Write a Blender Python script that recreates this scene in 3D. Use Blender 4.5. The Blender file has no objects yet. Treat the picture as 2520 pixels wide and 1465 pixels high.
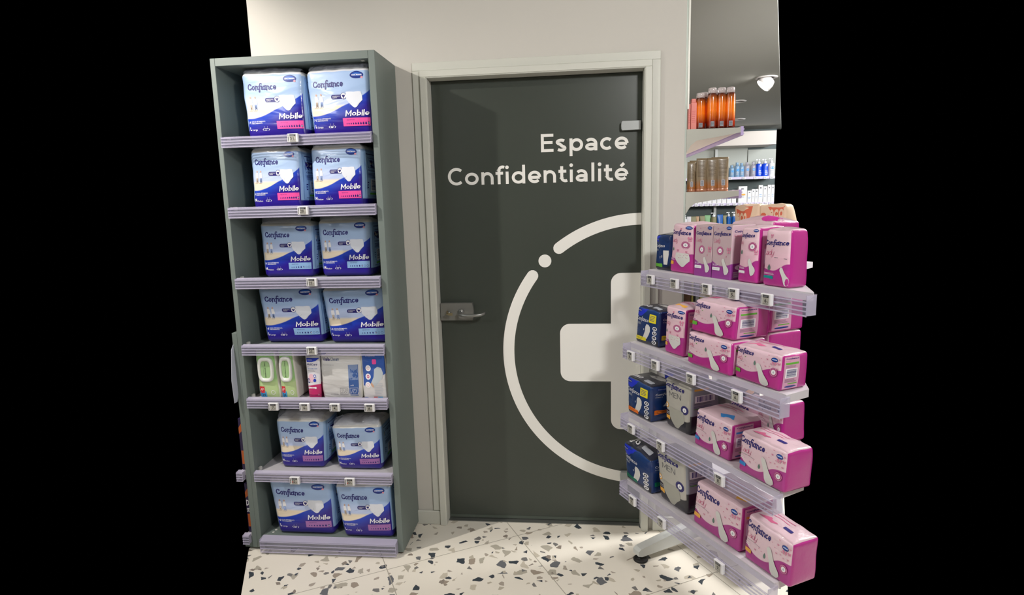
import bpy, math, random
from mathutils import Vector, Matrix, noise
C = bpy.context.scene.collection
SC = bpy.context.scene
PI = math.pi

# ------------------------------------------------------------------ camera, world, exposure
cam_d = bpy.data.cameras.new('camera'); cam = bpy.data.objects.new('camera', cam_d); C.objects.link(cam)
yaw, pitch, roll = -0.10507, -0.15455, -0.02645
cam_d.sensor_width = 36.0; cam_d.lens = 1470.31 / 2520 * 36.0; cam_d.clip_start = 0.05
f_ = Vector((math.sin(yaw) * math.cos(pitch), math.cos(yaw) * math.cos(pitch), math.sin(pitch)))
r_ = Vector((math.cos(yaw), -math.sin(yaw), 0)); u_ = r_.cross(f_)
r2 = r_ * math.cos(roll) + u_ * math.sin(roll); u2 = u_ * math.cos(roll) - r_ * math.sin(roll)
m = Matrix((r2, u2, -f_)).transposed().to_4x4(); m.translation = Vector((0.6162, -2.6299, 1.5107))
cam.matrix_world = m
SC.camera = cam
w = bpy.data.worlds.new('world'); w.use_nodes = True; SC.world = w
w.node_tree.nodes['Background'].inputs[0].default_value = (0, 0, 0, 1); w.node_tree.nodes['Background'].inputs[1].default_value = 0
SC.view_settings.view_transform = 'Standard'; SC.view_settings.look = 'None'
SC.view_settings.exposure = 0.04; SC.view_settings.gamma = 1.0; SC.view_settings.use_curve_mapping = False
SC.cycles.max_bounces = 8; SC.cycles.transparent_max_bounces = 24

def lamp(name, kind, loc, aim, energy, col, size=0.1, spot=None, blend=.5, sizey=None):
    d = bpy.data.lights.new(name, kind); d.energy = energy; d.color = col
    if kind == 'AREA':
        d.size = size
        if sizey: d.shape = 'RECTANGLE'; d.size_y = sizey
    else: d.shadow_soft_size = size
    if kind == 'SPOT': d.spot_size = spot; d.spot_blend = blend
    o = bpy.data.objects.new(name, d); C.objects.link(o); o.location = loc
    o.rotation_euler = (Vector(aim) - Vector(loc)).to_track_quat('-Z', 'Y').to_euler()
    return o
WARM = (1.0, .93, .85); NEUT = (1.0, .98, .955); COOL = (.96, .98, 1.0)
lamp('ceiling_spot_light_left', 'SPOT', (-1.20, -1.07, 2.62), (-.06, -.50, 0), 125, WARM, .02, 2.3, 1.)
lamp('fill_light_left', 'AREA', (-1.6, -2.6, 2.6), (-0.6, -.3, 1.0), 18, COOL, .5)  # unseen area light added as fill for the cabinet side
lamp('ceiling_spot_light_right', 'AREA', (1.7, -2.4, 2.6), (0.9, -.1, 0.8), 46, NEUT, .3)
lamp('ceiling_spot_light_wall', 'SPOT', (-.98, -.45, 2.62), (-.95, 0, 2.0), 18, WARM, .05, 1.8, .9)
lamp('back_room_light_near', 'AREA', (3.3, 0.6, 2.55), (2.2, 2.4, .8), 235, NEUT, .8)
lamp('back_room_light_far', 'AREA', (4.9, 5.6, 2.55), (3.2, 7.4, 1.5), 60, COOL, 1.0)

# ------------------------------------------------------------------ materials
def lin(c):
    return tuple(((x / 255.) / 12.92 if x / 255. <= .04045 else (((x / 255.) + .055) / 1.055) ** 2.4) for x in c) + (1.,)
MATS = {}
def pm(name, col, rough=.5, metal=0., bump=0., bscale=30., coat=0., alpha=1., spec=.5, trans=0., vary=0., stretch=None, emit=None, estr=1.):
    if name in MATS: return MATS[name]
    m = bpy.data.materials.new(name); m.use_nodes = True; nt = m.node_tree; b = nt.nodes['Principled BSDF']
    b.inputs['Base Color'].default_value = lin(col); b.inputs['Roughness'].default_value = rough
    b.inputs['Metallic'].default_value = metal; b.inputs['Coat Weight'].default_value = coat; b.inputs['Coat Roughness'].default_value = .12
    b.inputs['Alpha'].default_value = alpha; b.inputs['Specular IOR Level'].default_value = spec; b.inputs['Transmission Weight'].default_value = trans
    if emit: b.inputs['Emission Color'].default_value = lin(emit); b.inputs['Emission Strength'].default_value = estr
    if bump or vary:
        tc = nt.nodes.new('ShaderNodeTexCoord'); mp = nt.nodes.new('ShaderNodeMapping'); nt.links.new(tc.outputs['Object'], mp.inputs[0])
        if stretch: mp.inputs['Scale'].default_value = stretch
        n = nt.nodes.new('ShaderNodeTexNoise'); n.inputs['Scale'].default_value = bscale; n.inputs['Detail'].default_value = 4
        nt.links.new(mp.outputs[0], n.inputs['Vector'])
        if bump:
            bp = nt.nodes.new('ShaderNodeBump'); bp.inputs['Strength'].default_value = bump; bp.inputs['Distance'].default_value = .01
            nt.links.new(n.outputs['Fac'], bp.inputs['Height']); nt.links.new(bp.outputs[0], b.inputs['Normal'])
            if coat: nt.links.new(bp.outputs[0], b.inputs['Coat Normal'])
        if vary:
            mx = nt.nodes.new('ShaderNodeMix'); mx.data_type = 'RGBA'; c = lin(col)
            mx.inputs[6].default_value = tuple(x * (1 - vary) for x in c[:3]) + (1,); mx.inputs[7].default_value = tuple(min(1, x * (1 + vary)) for x in c[:3]) + (1,)
            nt.links.new(n.outputs['Fac'], mx.inputs[0]); nt.links.new(mx.outputs[2], b.inputs['Base Color'])
    MATS[name] = m; return m

def wave_mat(name, top, low, pts, band=None, mid=None, low2=None, rough=.34, coat=.35, bump=.25, hard=70.):
    """printed wrapper: `top` colour above the curve t=f(s), `low` below it; band=(t0,colour) above t0; mid=(t0,t1,colour) fading picture"""
    if name in MATS: return MATS[name]
    m = bpy.data.materials.new(name); m.use_nodes = True; nt = m.node_tree; N = nt.nodes.new; L = nt.links.new
    b = nt.nodes['Principled BSDF']; b.inputs['Roughness'].default_value = rough; b.inputs['Coat Weight'].default_value = coat; b.inputs['Coat Roughness'].default_value = .1
    uv = N('ShaderNodeUVMap'); sp = N('ShaderNodeSeparateXYZ'); L(uv.outputs[0], sp.inputs[0])
    fc = N('ShaderNodeFloatCurve'); L(sp.outputs[0], fc.inputs['Value'])
    cu = fc.mapping.curves[0]
    cu.points[0].location = pts[0]; cu.points[1].location = pts[-1]
    for p in pts[1:-1]: cu.points.new(*p)
    fc.mapping.update()
    def mth(op, a, bb, clamp=False):
        n = N('ShaderNodeMath'); n.operation = op; n.use_clamp = clamp
        for i, v in enumerate((a, bb)):
            if isinstance(v, (int, float)): n.inputs[i].default_value = v
            else: L(v, n.inputs[i])
        return n.outputs[0]
    def mix(f, a, bb):
        n = N('ShaderNodeMix'); n.data_type = 'RGBA'
        if isinstance(f, float): n.inputs[0].default_value = f
        else: L(f, n.inputs[0])
        for i, v in ((6, a), (7, bb)):
            if isinstance(v, tuple): n.inputs[i].default_value = v
            else: L(v, n.inputs[i])
        return n.outputs[2]
    T = sp.outputs[1]
    tc = lin(top)
    if mid:
        for (t0, t1, col) in mid:
            f = mth('MULTIPLY', mth('SUBTRACT', t0, T), 1. / (t0 - t1), True); tc = mix(f, tc, lin(col))
    if band: tc = mix(mth('MULTIPLY', mth('SUBTRACT', T, band[0]), 60., True), tc, lin(band[1]))
    d = mth('SUBTRACT', fc.outputs[0], T)
    lc = lin(low)
    if low2: lc = mix(mth('MULTIPLY', d, low2[0], True), lin(low2[1]), lc)
    col = mix(mth('MULTIPLY', d, hard, True), tc, lc)
    L(col, b.inputs['Base Color'])
    t3 = N('ShaderNodeTexCoord'); mp = N('ShaderNodeMapping'); mp.inputs['Scale'].default_value = (1, 1, 3.2); L(t3.outputs['Object'], mp.inputs[0])
    n = N('ShaderNodeTexNoise'); n.inputs['Scale'].default_value = 8; n.inputs['Detail'].default_value = 2; n.inputs['Distortion'].default_value = .5; L(mp.outputs[0], n.inputs['Vector'])
    bp = N('ShaderNodeBump'); bp.inputs['Strength'].default_value = bump; bp.inputs['Distance'].default_value = .012; L(n.outputs['Fac'], bp.inputs['Height'])
    L(bp.outputs[0], b.inputs['Normal']); L(bp.outputs[0], b.inputs['Coat Normal'])
    MATS[name] = m; return m

# ------------------------------------------------------------------ frames: the door wall's own axes and the oblique gondola's axes
AG = 0.5071
UG = Vector((-math.sin(AG), math.cos(AG), 0)); VG = Vector((math.cos(AG), math.sin(AG), 0))
def world(fr, p):
    p = Vector(p)
    if fr == 'W': return p
    return -UG * p.x + VG * p.y + Vector((0, 0, p.z))
ROT = {'W': 0.0, 'G': AG - PI / 2}

class MB:
    def __init__(s): s.v = []; s.f = []; s.mi = []; s.uv = {}; s.mats = []; s.sm = []
    def slot(s, m):
        if m not in s.mats: s.mats.append(m)
        return s.mats.index(m)
    def add(s, vs, fs, m, uvs=None, smooth=False):
        o = len(s.v); k = s.slot(m); s.v += [tuple(p) for p in vs]
        for f in fs:
            s.f.append([o + i for i in f]); s.mi.append(k); s.sm.append(smooth)
        if uvs:
            for i, q in enumerate(uvs): s.uv[o + i] = q
    def box(s, a, b, m, bev=0.):
        x0, y0, z0 = a; x1, y1, z1 = b
        if bev <= 0:
            v = [(x0, y0, z0), (x1, y0, z0), (x1, y1, z0), (x0, y1, z0), (x0, y0, z1), (x1, y0, z1), (x1, y1, z1), (x0, y1, z1)]
            s.add(v, [(0, 3, 2, 1), (4, 5, 6, 7), (0, 1, 5, 4), (1, 2, 6, 5), (2, 3, 7, 6), (3, 0, 4, 7)], m); return
        e = min(bev, (x1 - x0) / 2.01, (y1 - y0) / 2.01, (z1 - z0) / 2.01)
        ring = lambda i, z: [(x0 + i, y0 + e, z), (x0 + e, y0 + i, z), (x1 - e, y0 + i, z), (x1 - i, y0 + e, z), (x1 - i, y1 - e, z), (x1 - e, y1 - i, z), (x0 + e, y1 - i, z), (x0 + i, y1 - e, z)]
        sh = lambda z: [(x0 + e, y0 + e, z), (x0 + e, y0 + e, z), (x1 - e, y0 + e, z), (x1 - e, y0 + e, z), (x1 - e, y1 - e, z), (x1 - e, y1 - e, z), (x0 + e, y1 - e, z), (x0 + e, y1 - e, z)]
        v = sh(z0) + ring(0, z0 + e) + ring(0, z1 - e) + sh(z1); fs = []
        for q in range(3):
            for i in range(8): j = (i + 1) % 8; fs.append((q * 8 + i, q * 8 + j, q * 8 + 8 + j, q * 8 + 8 + i))
        fs += [tuple(reversed(range(8))), tuple(range(24, 32))]
        s.add(v, fs, m)
    def prism(s, pts, z0, z1, m, axis='z'):
        """pts: closed 2-D outline; extruded along axis (x: pts are (y,z); y: pts are (x,z))"""
        n = len(pts)
        def P(p, t): return {'z': (p[0], p[1], t), 'x': (t, p[0], p[1]), 'y': (p[0], t, p[1])}[axis]
        s.add([P(p, z0) for p in pts] + [P(p, z1) for p in pts],
              [tuple(reversed(range(n))), tuple(range(n, 2 * n))] + [(i, (i + 1) % n, n + (i + 1) % n, n + i) for i in range(n)], m)
    def lathe(s, prof, cx, cy, m, n=24, smooth=True, sx=1., sy=1.):
        v = []; fs = []
        for r, z in prof:
            for i in range(n): a = 2 * PI * i / n; v.append((cx + r * sx * math.cos(a), cy + r * sy * math.sin(a), z))
        for k in range(len(prof) - 1):
            for i in range(n): j = (i + 1) % n; fs.append((k * n + i, k * n + j, k * n + n + j, k * n + n + i))
        fs.append(tuple(reversed(range(n)))); fs.append(tuple(range((len(prof) - 1) * n, len(prof) * n)))
        s.add(v, fs, m, smooth=smooth)
    def tube(s, pts, r, m, n=12):
        pts = [Vector(p) for p in pts]; v = []; fs = []; up = None
        rr = r if isinstance(r, (list, tuple)) else [r] * len(pts)
        for i, p in enumerate(pts):
            d = (pts[min(i + 1, len(pts) - 1)] - pts[max(i - 1, 0)]).normalized()
            if up is None: up = d.orthogonal().normalized()
            up = (up - d * up.dot(d)).normalized(); q = d.cross(up)
            for k in range(n): a = 2 * PI * k / n; v.append(p + (up * math.cos(a) + q * math.sin(a)) * rr[i])
        for i in range(len(pts) - 1):
            for k in range(n): j = (k + 1) % n; fs.append((i * n + k, i * n + j, i * n + n + j, i * n + n + k))
        fs += [tuple(reversed(range(n))), tuple(range((len(pts) - 1) * n, len(pts) * n))]
        s.add(v, fs, m, smooth=True)
    def build(s, name, parent=None, origin=(0, 0, 0), fr='W'):
        me = bpy.data.meshes.new(name); o = Vector(origin)
        me.from_pydata([Vector(p) - o for p in s.v], [], s.f)
        for m in s.mats: me.materials.append(m)
        me.polygons.foreach_set('material_index', s.mi); me.polygons.foreach_set('use_smooth', s.sm)
        if s.uv:
            ul = me.uv_layers.new(name='UVMap')
            for lp in me.loops:
                q = s.uv.get(lp.vertex_index)
                if q: ul.data[lp.index].uv = q
        me.update()
        ob = bpy.data.objects.new(name, me); C.objects.link(ob)
        if parent is not None: ob.parent = parent
        else: ob.location = world(fr, o); ob.rotation_euler = (0, 0, ROT[fr])
        return ob
def tag(o, label, cat, group=None):
    o['label'] = label; o['category'] = cat
    if group: o['group'] = group
    return o
def empty(name, loc, label=None, cat=None, group=None, fr='W'):
    o = bpy.data.objects.new(name, None); C.objects.link(o); o.location = world(fr, loc); o.rotation_euler = (0, 0, ROT[fr]); o.empty_display_size = .05
    if label: tag(o, label, cat, group)
    return o
def struct(o): o['kind'] = 'structure'; return o

# ------------------------------------------------------------------ lettering: a stroke alphabet and the built-in font
def arc(cx, cy, rx, ry, a0, a1, n=None):
    n = n or max(4, int(abs(a1 - a0) / 12))
    return [(cx + rx * math.cos(math.radians(a0 + (a1 - a0) * i / n)), cy + ry * math.sin(math.radians(a0 + (a1 - a0) * i / n))) for i in range(n + 1)]
def ribbon(pts, t, closed=False, cap='flat', nib=0.):
    P = [Vector(p) for p in pts]; n = len(P); L = []; R = []
    if closed and (P[0] - P[-1]).length < 1e-6: P.pop(); n -= 1
    for i in range(n):
        a = P[(i - 1) % n] if (closed or i > 0) else None; b = P[(i + 1) % n] if (closed or i < n - 1) else None
        d1 = (P[i] - a).normalized() if a is not None else None; d2 = (b - P[i]).normalized() if b is not None else None
        if d1 is None: d = d2
        elif d2 is None: d = d1
        else: d = (d1 + d2).normalized() if (d1 + d2).length > 1e-4 else d2
        k = 1. if d1 is None else 1 / max(.55, d.dot(d1))
        nn = Vector((-d.y, d.x)); h = t / 2 * k * (1 - nib + nib * abs(d.y))
        L.append(P[i] + nn * h); R.append(P[i] - nn * h)
    v = L + R; fs = [(i, n + i, n + (i + 1) % n, (i + 1) % n) for i in range(n if closed else n - 1)]
    if cap == 'round' and not closed:
        for e, q in ((0, 1), (n - 1, -1)):
            o = len(v); d = (P[1] - P[0]).normalized() if e == 0 else (P[-1] - P[-2]).normalized()
            h = (L[e] - R[e]).length / 2; a0 = math.atan2(d.y, d.x) + (PI / 2 if e == 0 else -PI / 2)
            for i in range(9): a = a0 + PI * i / 8; v.append(P[e] + Vector((math.cos(a), math.sin(a))) * h)
            fs.append(tuple(range(o, o + 9)))
    return [(p[0], p[1]) for p in v], fs
X_, H_, ASC, DESC = .70, 1.0, 1.05, -.27
GW = dict(zip('EspaceConfidtlVMNLyrbS', (.68, .58, .75, .68, .71, .77, .87, .75, .67, .46, .20, .74, .50, .17, .85, 1.05, .85, .6, .68, .4, .74, .7)))
def glyph(ch, w, t):
    h = t / 2; X = X_; H = H_; S = []; cl = []
    base = {'é': 'e'}.get(ch, ch)
    if base == 'o': cl.append(arc(w / 2, X / 2, w / 2 - h, X / 2 - h, 0, 360, 28))
    elif base == 'c': S.append(arc(w * .54, X / 2, w * .54 - h, X / 2 - h, 45, 315))
    elif base == 'C': S.append(arc(w * .56, H / 2, w * .56 - h, H / 2 - h, 48, 312))
    elif base == 'e': S += [arc(w / 2, X / 2, w / 2 - h, X / 2 - h, -2, 318), [(h * 1.2, X * .47), (w - h, X * .47)]]
    elif base in 'nr':
        r = w / 2 - h if base == 'n' else w * .62
        S.append([(h, 0), (h, X)])
        S.append((arc(w / 2, X - h - (w / 2 - h), w / 2 - h, w / 2 - h, 180, 0) + [(w - h, 0)]) if base == 'n' else arc(h + r, X - h - r, r, r, 180, 92))
    elif base == 'a':
        S.append(arc(w * .47, X - h - w * .36, w - h - w * .47, w * .36, 140, 0) + [(w - h, 0)])
        cl.append(arc(w * .48, X * .30, w * .48 - h, X * .30 - h, 0, 360, 24)); S.append([(w * .4, X * .60 - h), (w - h, X * .60 - h)])
    elif base == 'p': S.append([(h, DESC), (h, X)]); cl.append(arc(w / 2 + h * .2, X / 2, w / 2 - h * 1.2, X / 2 - h, 0, 360, 28))
    elif base == 'd': S.append([(w - h, 0), (w - h, ASC)]); cl.append(arc(w / 2, X / 2, w / 2 - h, X / 2 - h, 0, 360, 28))
    elif base == 'b': S.append([(h, 0), (h, ASC)]); cl.append(arc(w / 2, X / 2, w / 2 - h, X / 2 - h, 0, 360, 28))
    elif base == 'i': S.append([(w / 2, 0), (w / 2, X)]); S.append(('dot', w / 2, X + .24, t * .62))
    elif base == 'l': S.append([(w / 2, 0), (w / 2, ASC)])
    elif base == 'f': S.append([(w * .40, 0), (w * .40, ASC - .28)] + arc(w * .40 + w * .42, ASC - .28, w * .42, .28 - h, 180, 60)); S.append([(0, X - h), (w * .88, X - h)])
    elif base == 't': S.append([(w * .36, X + .2), (w * .36, .26)] + arc(w * .36 + w * .4, .26, w * .4, .26 - h, 180, 300)); S.append([(0, X - h), (w * .86, X - h)])
    elif base == 's':
        S.append(arc(w / 2, X * .74, w / 2 - h, X * .26 - h * .9, 35, 265, 14)[:-1] + arc(w / 2, X * .26, w / 2 - h, X * .26 - h * .9, 85, -145, 14)[1:])
    elif base == 'E': S += [[(h, 0), (h, H)], [(h, H - h), (w, H - h)], [(h, H * .52), (w * .93, H * .52)], [(h, h), (w, h)]]
    elif base == 'V': S += [[(h, H), (w / 2, 0)], [(w / 2, 0), (w - h, H)]]
    elif base == 'M': S += [[(h, 0), (h, H)], [(h, H), (w / 2, H * .3), (w - h, H)], [(w - h, H), (w - h, 0)]]
    elif base == 'N': S += [[(h, 0), (h, H)], [(h, H), (w - h, 0)], [(w - h, 0), (w - h, H)]]
    elif base == 'L': S += [[(h, 0), (h, H)], [(h, h), (w, h)]]
    elif base == 'y': S += [[(h, X), (h, X * .4)] + arc(w / 2, X * .4, w / 2 - h, X * .4 - h, 180, 360), [(w - h, X), (w - h, -.08)] + arc(w / 2, -.08, w / 2 - h, .2, 0, -140)]
    if ch == 'é': S.append([(w * .44, X + .09), (w * .68, X + .26)])
    return S, cl
def conf_glyph(ch, w, t):
    """upright brush alphabet of the pack wordmark: small exit strokes and a curled capital"""
    h = t / 2; X = X_; S = []; cl = []
    if ch == 'C': S.append([(w * .84, H_ * .74), (w * .86, H_ * .84)] + arc(w * .58, H_ * .52, w * .50 - h, H_ * .50 - h, 58, 322)); S.append(('dot', w * .84, H_ * .77, t * .62)); S.append([(w * .98, .30), (w * .86, .13)])
    elif ch == 'o': cl.append(arc(w / 2, X / 2, w / 2 - h, X / 2 - h, 0, 360, 22))
    elif ch == 'n': S += [[(-.02, X - .05), (h + .03, X - h), (h + .03, 0)], arc(w * .53, X - h - .22, w * .53 - h - .03, .22, 170, 0, 8) + [(w - h - .03, h + .03), (w + .06, h)]]
    elif ch == 'f': S += [arc(w * .30, -.16, w * .2, .1, 200, 320, 6) + [(w * .46, 0), (w * .52, .7)] + arc(w * .52 + .20, .84, .20, .20, 170, 30, 8), [(0, X - h), (w * 1.5, X - h)]]
    elif ch == 'i': S += [[(h, X - h), (h, h + .04), (w + .1, h)]]
    elif ch == 'a': cl.append(arc(w * .46, X / 2, w * .46 - h, X / 2 - h, 0, 360, 20)); S.append([(w - h * 1.4, X), (w - h * 1.4, h + .02), (w + .06, h)])
    elif ch == 'c': S.append(arc(w * .55, X / 2, w * .55 - h, X / 2 - h, 50, 318, 16))
    elif ch == 'e': S.append([(w * .12, X * .44), (w - h, X * .54)] + arc(w / 2, X / 2, w / 2 - h, X / 2 - h, 15, 325, 18))
    return S, cl
CW = {'C': .86, 'o': .62, 'n': .66, 'f': .44, 'i': .18, 'a': .68, 'c': .56, 'e': .62}
TXC = {}
def strokes(text, t=.16, gap=.13, style='sans', slant=0., cap='flat', nib=0., widths=None):
    """normalised to the unit square"""
    key = (text, t, gap, style, slant, cap, nib)
    if key in TXC: return TXC[key]
    V = []; F = []; x = 0; kk = 0
    for ch in text:
        if ch == ' ': x += .32; continue
        base = {'é': 'e'}.get(ch, ch)
        w = (CW if style == 'conf' else GW).get(base, .7)
        S, cl = (conf_glyph if style == 'conf' else glyph)(ch, w, t)
        for pl, closed in [(q, False) for q in S] + [(q, True) for q in cl]:
            if pl[0] == 'dot':
                v = [(pl[1] + pl[3] * math.cos(a * PI / 8), pl[2] + pl[3] * math.sin(a * PI / 8)) for a in range(16)]; f = [tuple(range(16))]
            else: v, f = ribbon(pl, t, closed, cap, nib)
            o = len(V); kk += 1; V += [(x + p[0] + slant * p[1], p[1], kk) for p in v]; F += [tuple(o + i for i in q) for q in f]
        x += w + gap
    x0 = min(p[0] for p in V); x1 = max(p[0] for p in V); y0 = min(p[1] for p in V); y1 = max(p[1] for p in V)
    V = [((p[0] - x0) / (x1 - x0), (p[1] - y0) / (y1 - y0), p[2]) for p in V]
    TXC[key] = (V, F); return TXC[key]
def fonttext(text, bold=0.):
    key = ('F', text, bold)
    if key in TXC: return TXC[key]
    c = bpy.data.curves.new('t', 'FONT'); c.body = text; c.resolution_u = 2; c.offset = bold
    o = bpy.data.objects.new('t', c); C.objects.link(o)
    me = bpy.data.meshes.new_from_object(o); V = [(v.co.x, v.co.y) for v in me.vertices]; F = [tuple(p.vertices) for p in me.polygons]
    bpy.data.objects.remove(o); bpy.data.meshes.remove(me); bpy.data.curves.remove(c)
    x0 = min(p[0] for p in V); x1 = max(p[0] for p in V); y0 = min(p[1] for p in V); y1 = max(p[1] for p in V)
    V = [((p[0] - x0) / (x1 - x0), (p[1] - y0) / (y1 - y0)) for p in V]
    TXC[key] = (V, F); return TXC[key]

class Art:
    """flat shapes in a face's own unit square, laid on a surface by fn(s, t, lift)"""
    def __init__(s, mb, fn): s.mb = mb; s.fn = fn; s.k = 0
    def put(s, V, F, m, lift=None):  # every shape lies a hair above the one before
        s.k += 1; lf = .0007 + .00002 * s.k
        s.mb.add([s.fn(p[0], p[1], lf + (p[2] * .00002 if len(p) > 2 else 0)) for p in V], F, m, smooth=True)
    def inbox(s, VF, box, m, slant=0., skew=0.):
        x0, y0, x1, y1 = box
        s.put([(x0 + (x1 - x0) * p[0] + slant * p[1], y0 + (y1 - y0) * p[1] + skew * p[0], p[2] if len(p) > 2 else 0) for p in VF[0]], VF[1], m)
    def text(s, t, box, m, bold=.0, **k): s.inbox(fonttext(t, bold), box, m, **k)
    def poly(s, pts, m, rings=3):
        cx = sum(p[0] for p in pts) / len(pts); cy = sum(p[1] for p in pts) / len(pts); n = len(pts); V = []; F = []
        for k in range(rings + 1):
            q = 1 - k / (rings + 1); V += [(cx + (p[0] - cx) * q, cy + (p[1] - cy) * q) for p in pts]
        V.append((cx, cy))
        for k in range(rings):
            for i in range(n): j = (i + 1) % n; F.append((k * n + i, k * n + j, k * n + n + j, k * n + n + i))
        k = rings
        for i in range(n): F.append((k * n + i, k * n + (i + 1) % n, len(V) - 1))
        s.put(V, F, m)
    def rect(s, x0, y0, x1, y1, m, r=0., rings=2, nx=5):
        if r: P = arc(x1 - r, y1 - r, r, r, 0, 90, 5) + arc(x0 + r, y1 - r, r, r, 90, 180, 5) + arc(x0 + r, y0 + r, r, r, 180, 270, 5) + arc(x1 - r, y0 + r, r, r, 270, 360, 5)
        else:
            P = [(x0 + (x1 - x0) * i / nx, y0) for i in range(nx)] + [(x1, y0 + (y1 - y0) * i / nx) for i in range(nx)] + [(x1 - (x1 - x0) * i / nx, y1) for i in range(nx)] + [(x0, y1 - (y1 - y0) * i / nx) for i in range(nx)]
        s.poly(P, m, rings)
    def ell(s, cx, cy, rx, ry, m, n=24, rings=2): s.poly(arc(cx, cy, rx, ry, 0, 360, n)[:-1], m, rings)
    def ring(s, cx, cy, rx, ry, t, m, n=24):
        o = [(cx + (rx - q) * math.cos(2 * PI * i / n), cy + (ry - q * ry / rx) * math.sin(2 * PI * i / n)) for q in (0, t) for i in range(n)]
        s.put(o, [(i, (i + 1) % n, n + (i + 1) % n, n + i) for i in range(n)], m)
    def line(s, pts, t, m, cap='round'):
        v, f = ribbon(pts, t, False, cap); s.put(v, f, m)
    def drop(s, cx, cy, rx, ry, m): s.poly([(cx, cy + ry * 1.5)] + arc(cx, cy, rx, ry, 50, -230, 12), m, 1)
    def bars(s, x0, y0, x1, y1, m, n=14, vert=False, seed=3):
        rnd = random.Random(seed); x = 0.
        while x < 1:
            w = rnd.choice((.02, .03, .05)); a, b = x, min(1, x + w)
            k = 5; I = range(k + 1)
            if vert: P = [(x0 + (x1 - x0) * i / k, y0 + (y1 - y0) * q) for q in (a, b) for i in I]
            else: P = [(x0 + (x1 - x0) * q, y0 + (y1 - y0) * i / k) for q in (b, a) for i in I]
            s.put(P, [(i, i + 1, k + 2 + i, k + 1 + i) for i in range(k)], m); x += w + rnd.choice((.02, .03, .045))
    def lines(s, x0, y0, x1, y1, n, m, seed=1, fill=.45, seg=6):
        rnd = random.Random(seed); h = (y1 - y0) / n
        for i in range(n):
            y = y1 - h * (i + .5); e = x1 - (x1 - x0) * rnd.uniform(0, .3); k = seg
            s.put([(x0 + (e - x0) * j / k, y + q * h * fill / 2) for q in (-1, 1) for j in range(k + 1)], [(j, j + 1, k + 2 + j, k + 1 + j) for j in range(k)], m)

# colours of print
INK = pm('ink_navy', (28, 22, 110), .4); WHT = pm('ink_white', (240, 240, 245), .4); PINK = pm('ink_pink', (235, 80, 160), .4)
LBL = pm('ink_light_blue', (140, 178, 222), .4); MAUVE = pm('ink_mauve', (165, 110, 175), .4); OVAL = pm('ink_oval_blue', (10, 42, 130), .3, coat=.3)
OVAL2 = pm('ink_oval_glow', (20, 90, 185), .3); BRIEF = pm('ink_brief_white', (226, 230, 240), .5); SKIN = pm('ink_skin', (205, 165, 140), .5); KHAKI = pm('ink_trouser', (190, 175, 160), .5)
JEAN = pm('ink_jean', (140, 160, 205), .5); BLK = pm('ink_black', (25, 25, 30), .5); GRN = pm('ink_green', (100, 175, 60), .4); ROSE = pm('ink_rose', (205, 100, 140), .4)
SEAL = pm('ink_seal', (165, 50, 120), .4); ORNG = pm('ink_amber', (235, 175, 70), .4); ORG2 = pm('ink_orange', (235, 120, 30), .4); YEL = pm('ink_yellow', (228, 215, 40), .4)
TEAL = pm('ink_teal', (0, 150, 150), .4); GDROP = pm('ink_grey_green', (95, 125, 115), .4); PADW = pm('ink_pad_white', (214, 214, 212), .5); BTF = pm('ink_butterfly', (215, 130, 165), .4)
GRY = pm('ink_grey', (100, 100, 108), .5); PALEP = pm('ink_pale_pink', (225, 195, 208), .45); MAGN = pm('ink_magenta', (190, 35, 140), .4); SKYB = pm('ink_sky_tag', (50, 130, 200), .4)
LGREY = pm('ink_light_grey', (180, 185, 195), .5); DGREEN = pm('ink_dark_green', (0, 120, 90), .4); RED = pm('ink_red', (215, 40, 50), .4); CROSSP = pm('ink_cross_pink', (225, 150, 165), .4)

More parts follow.
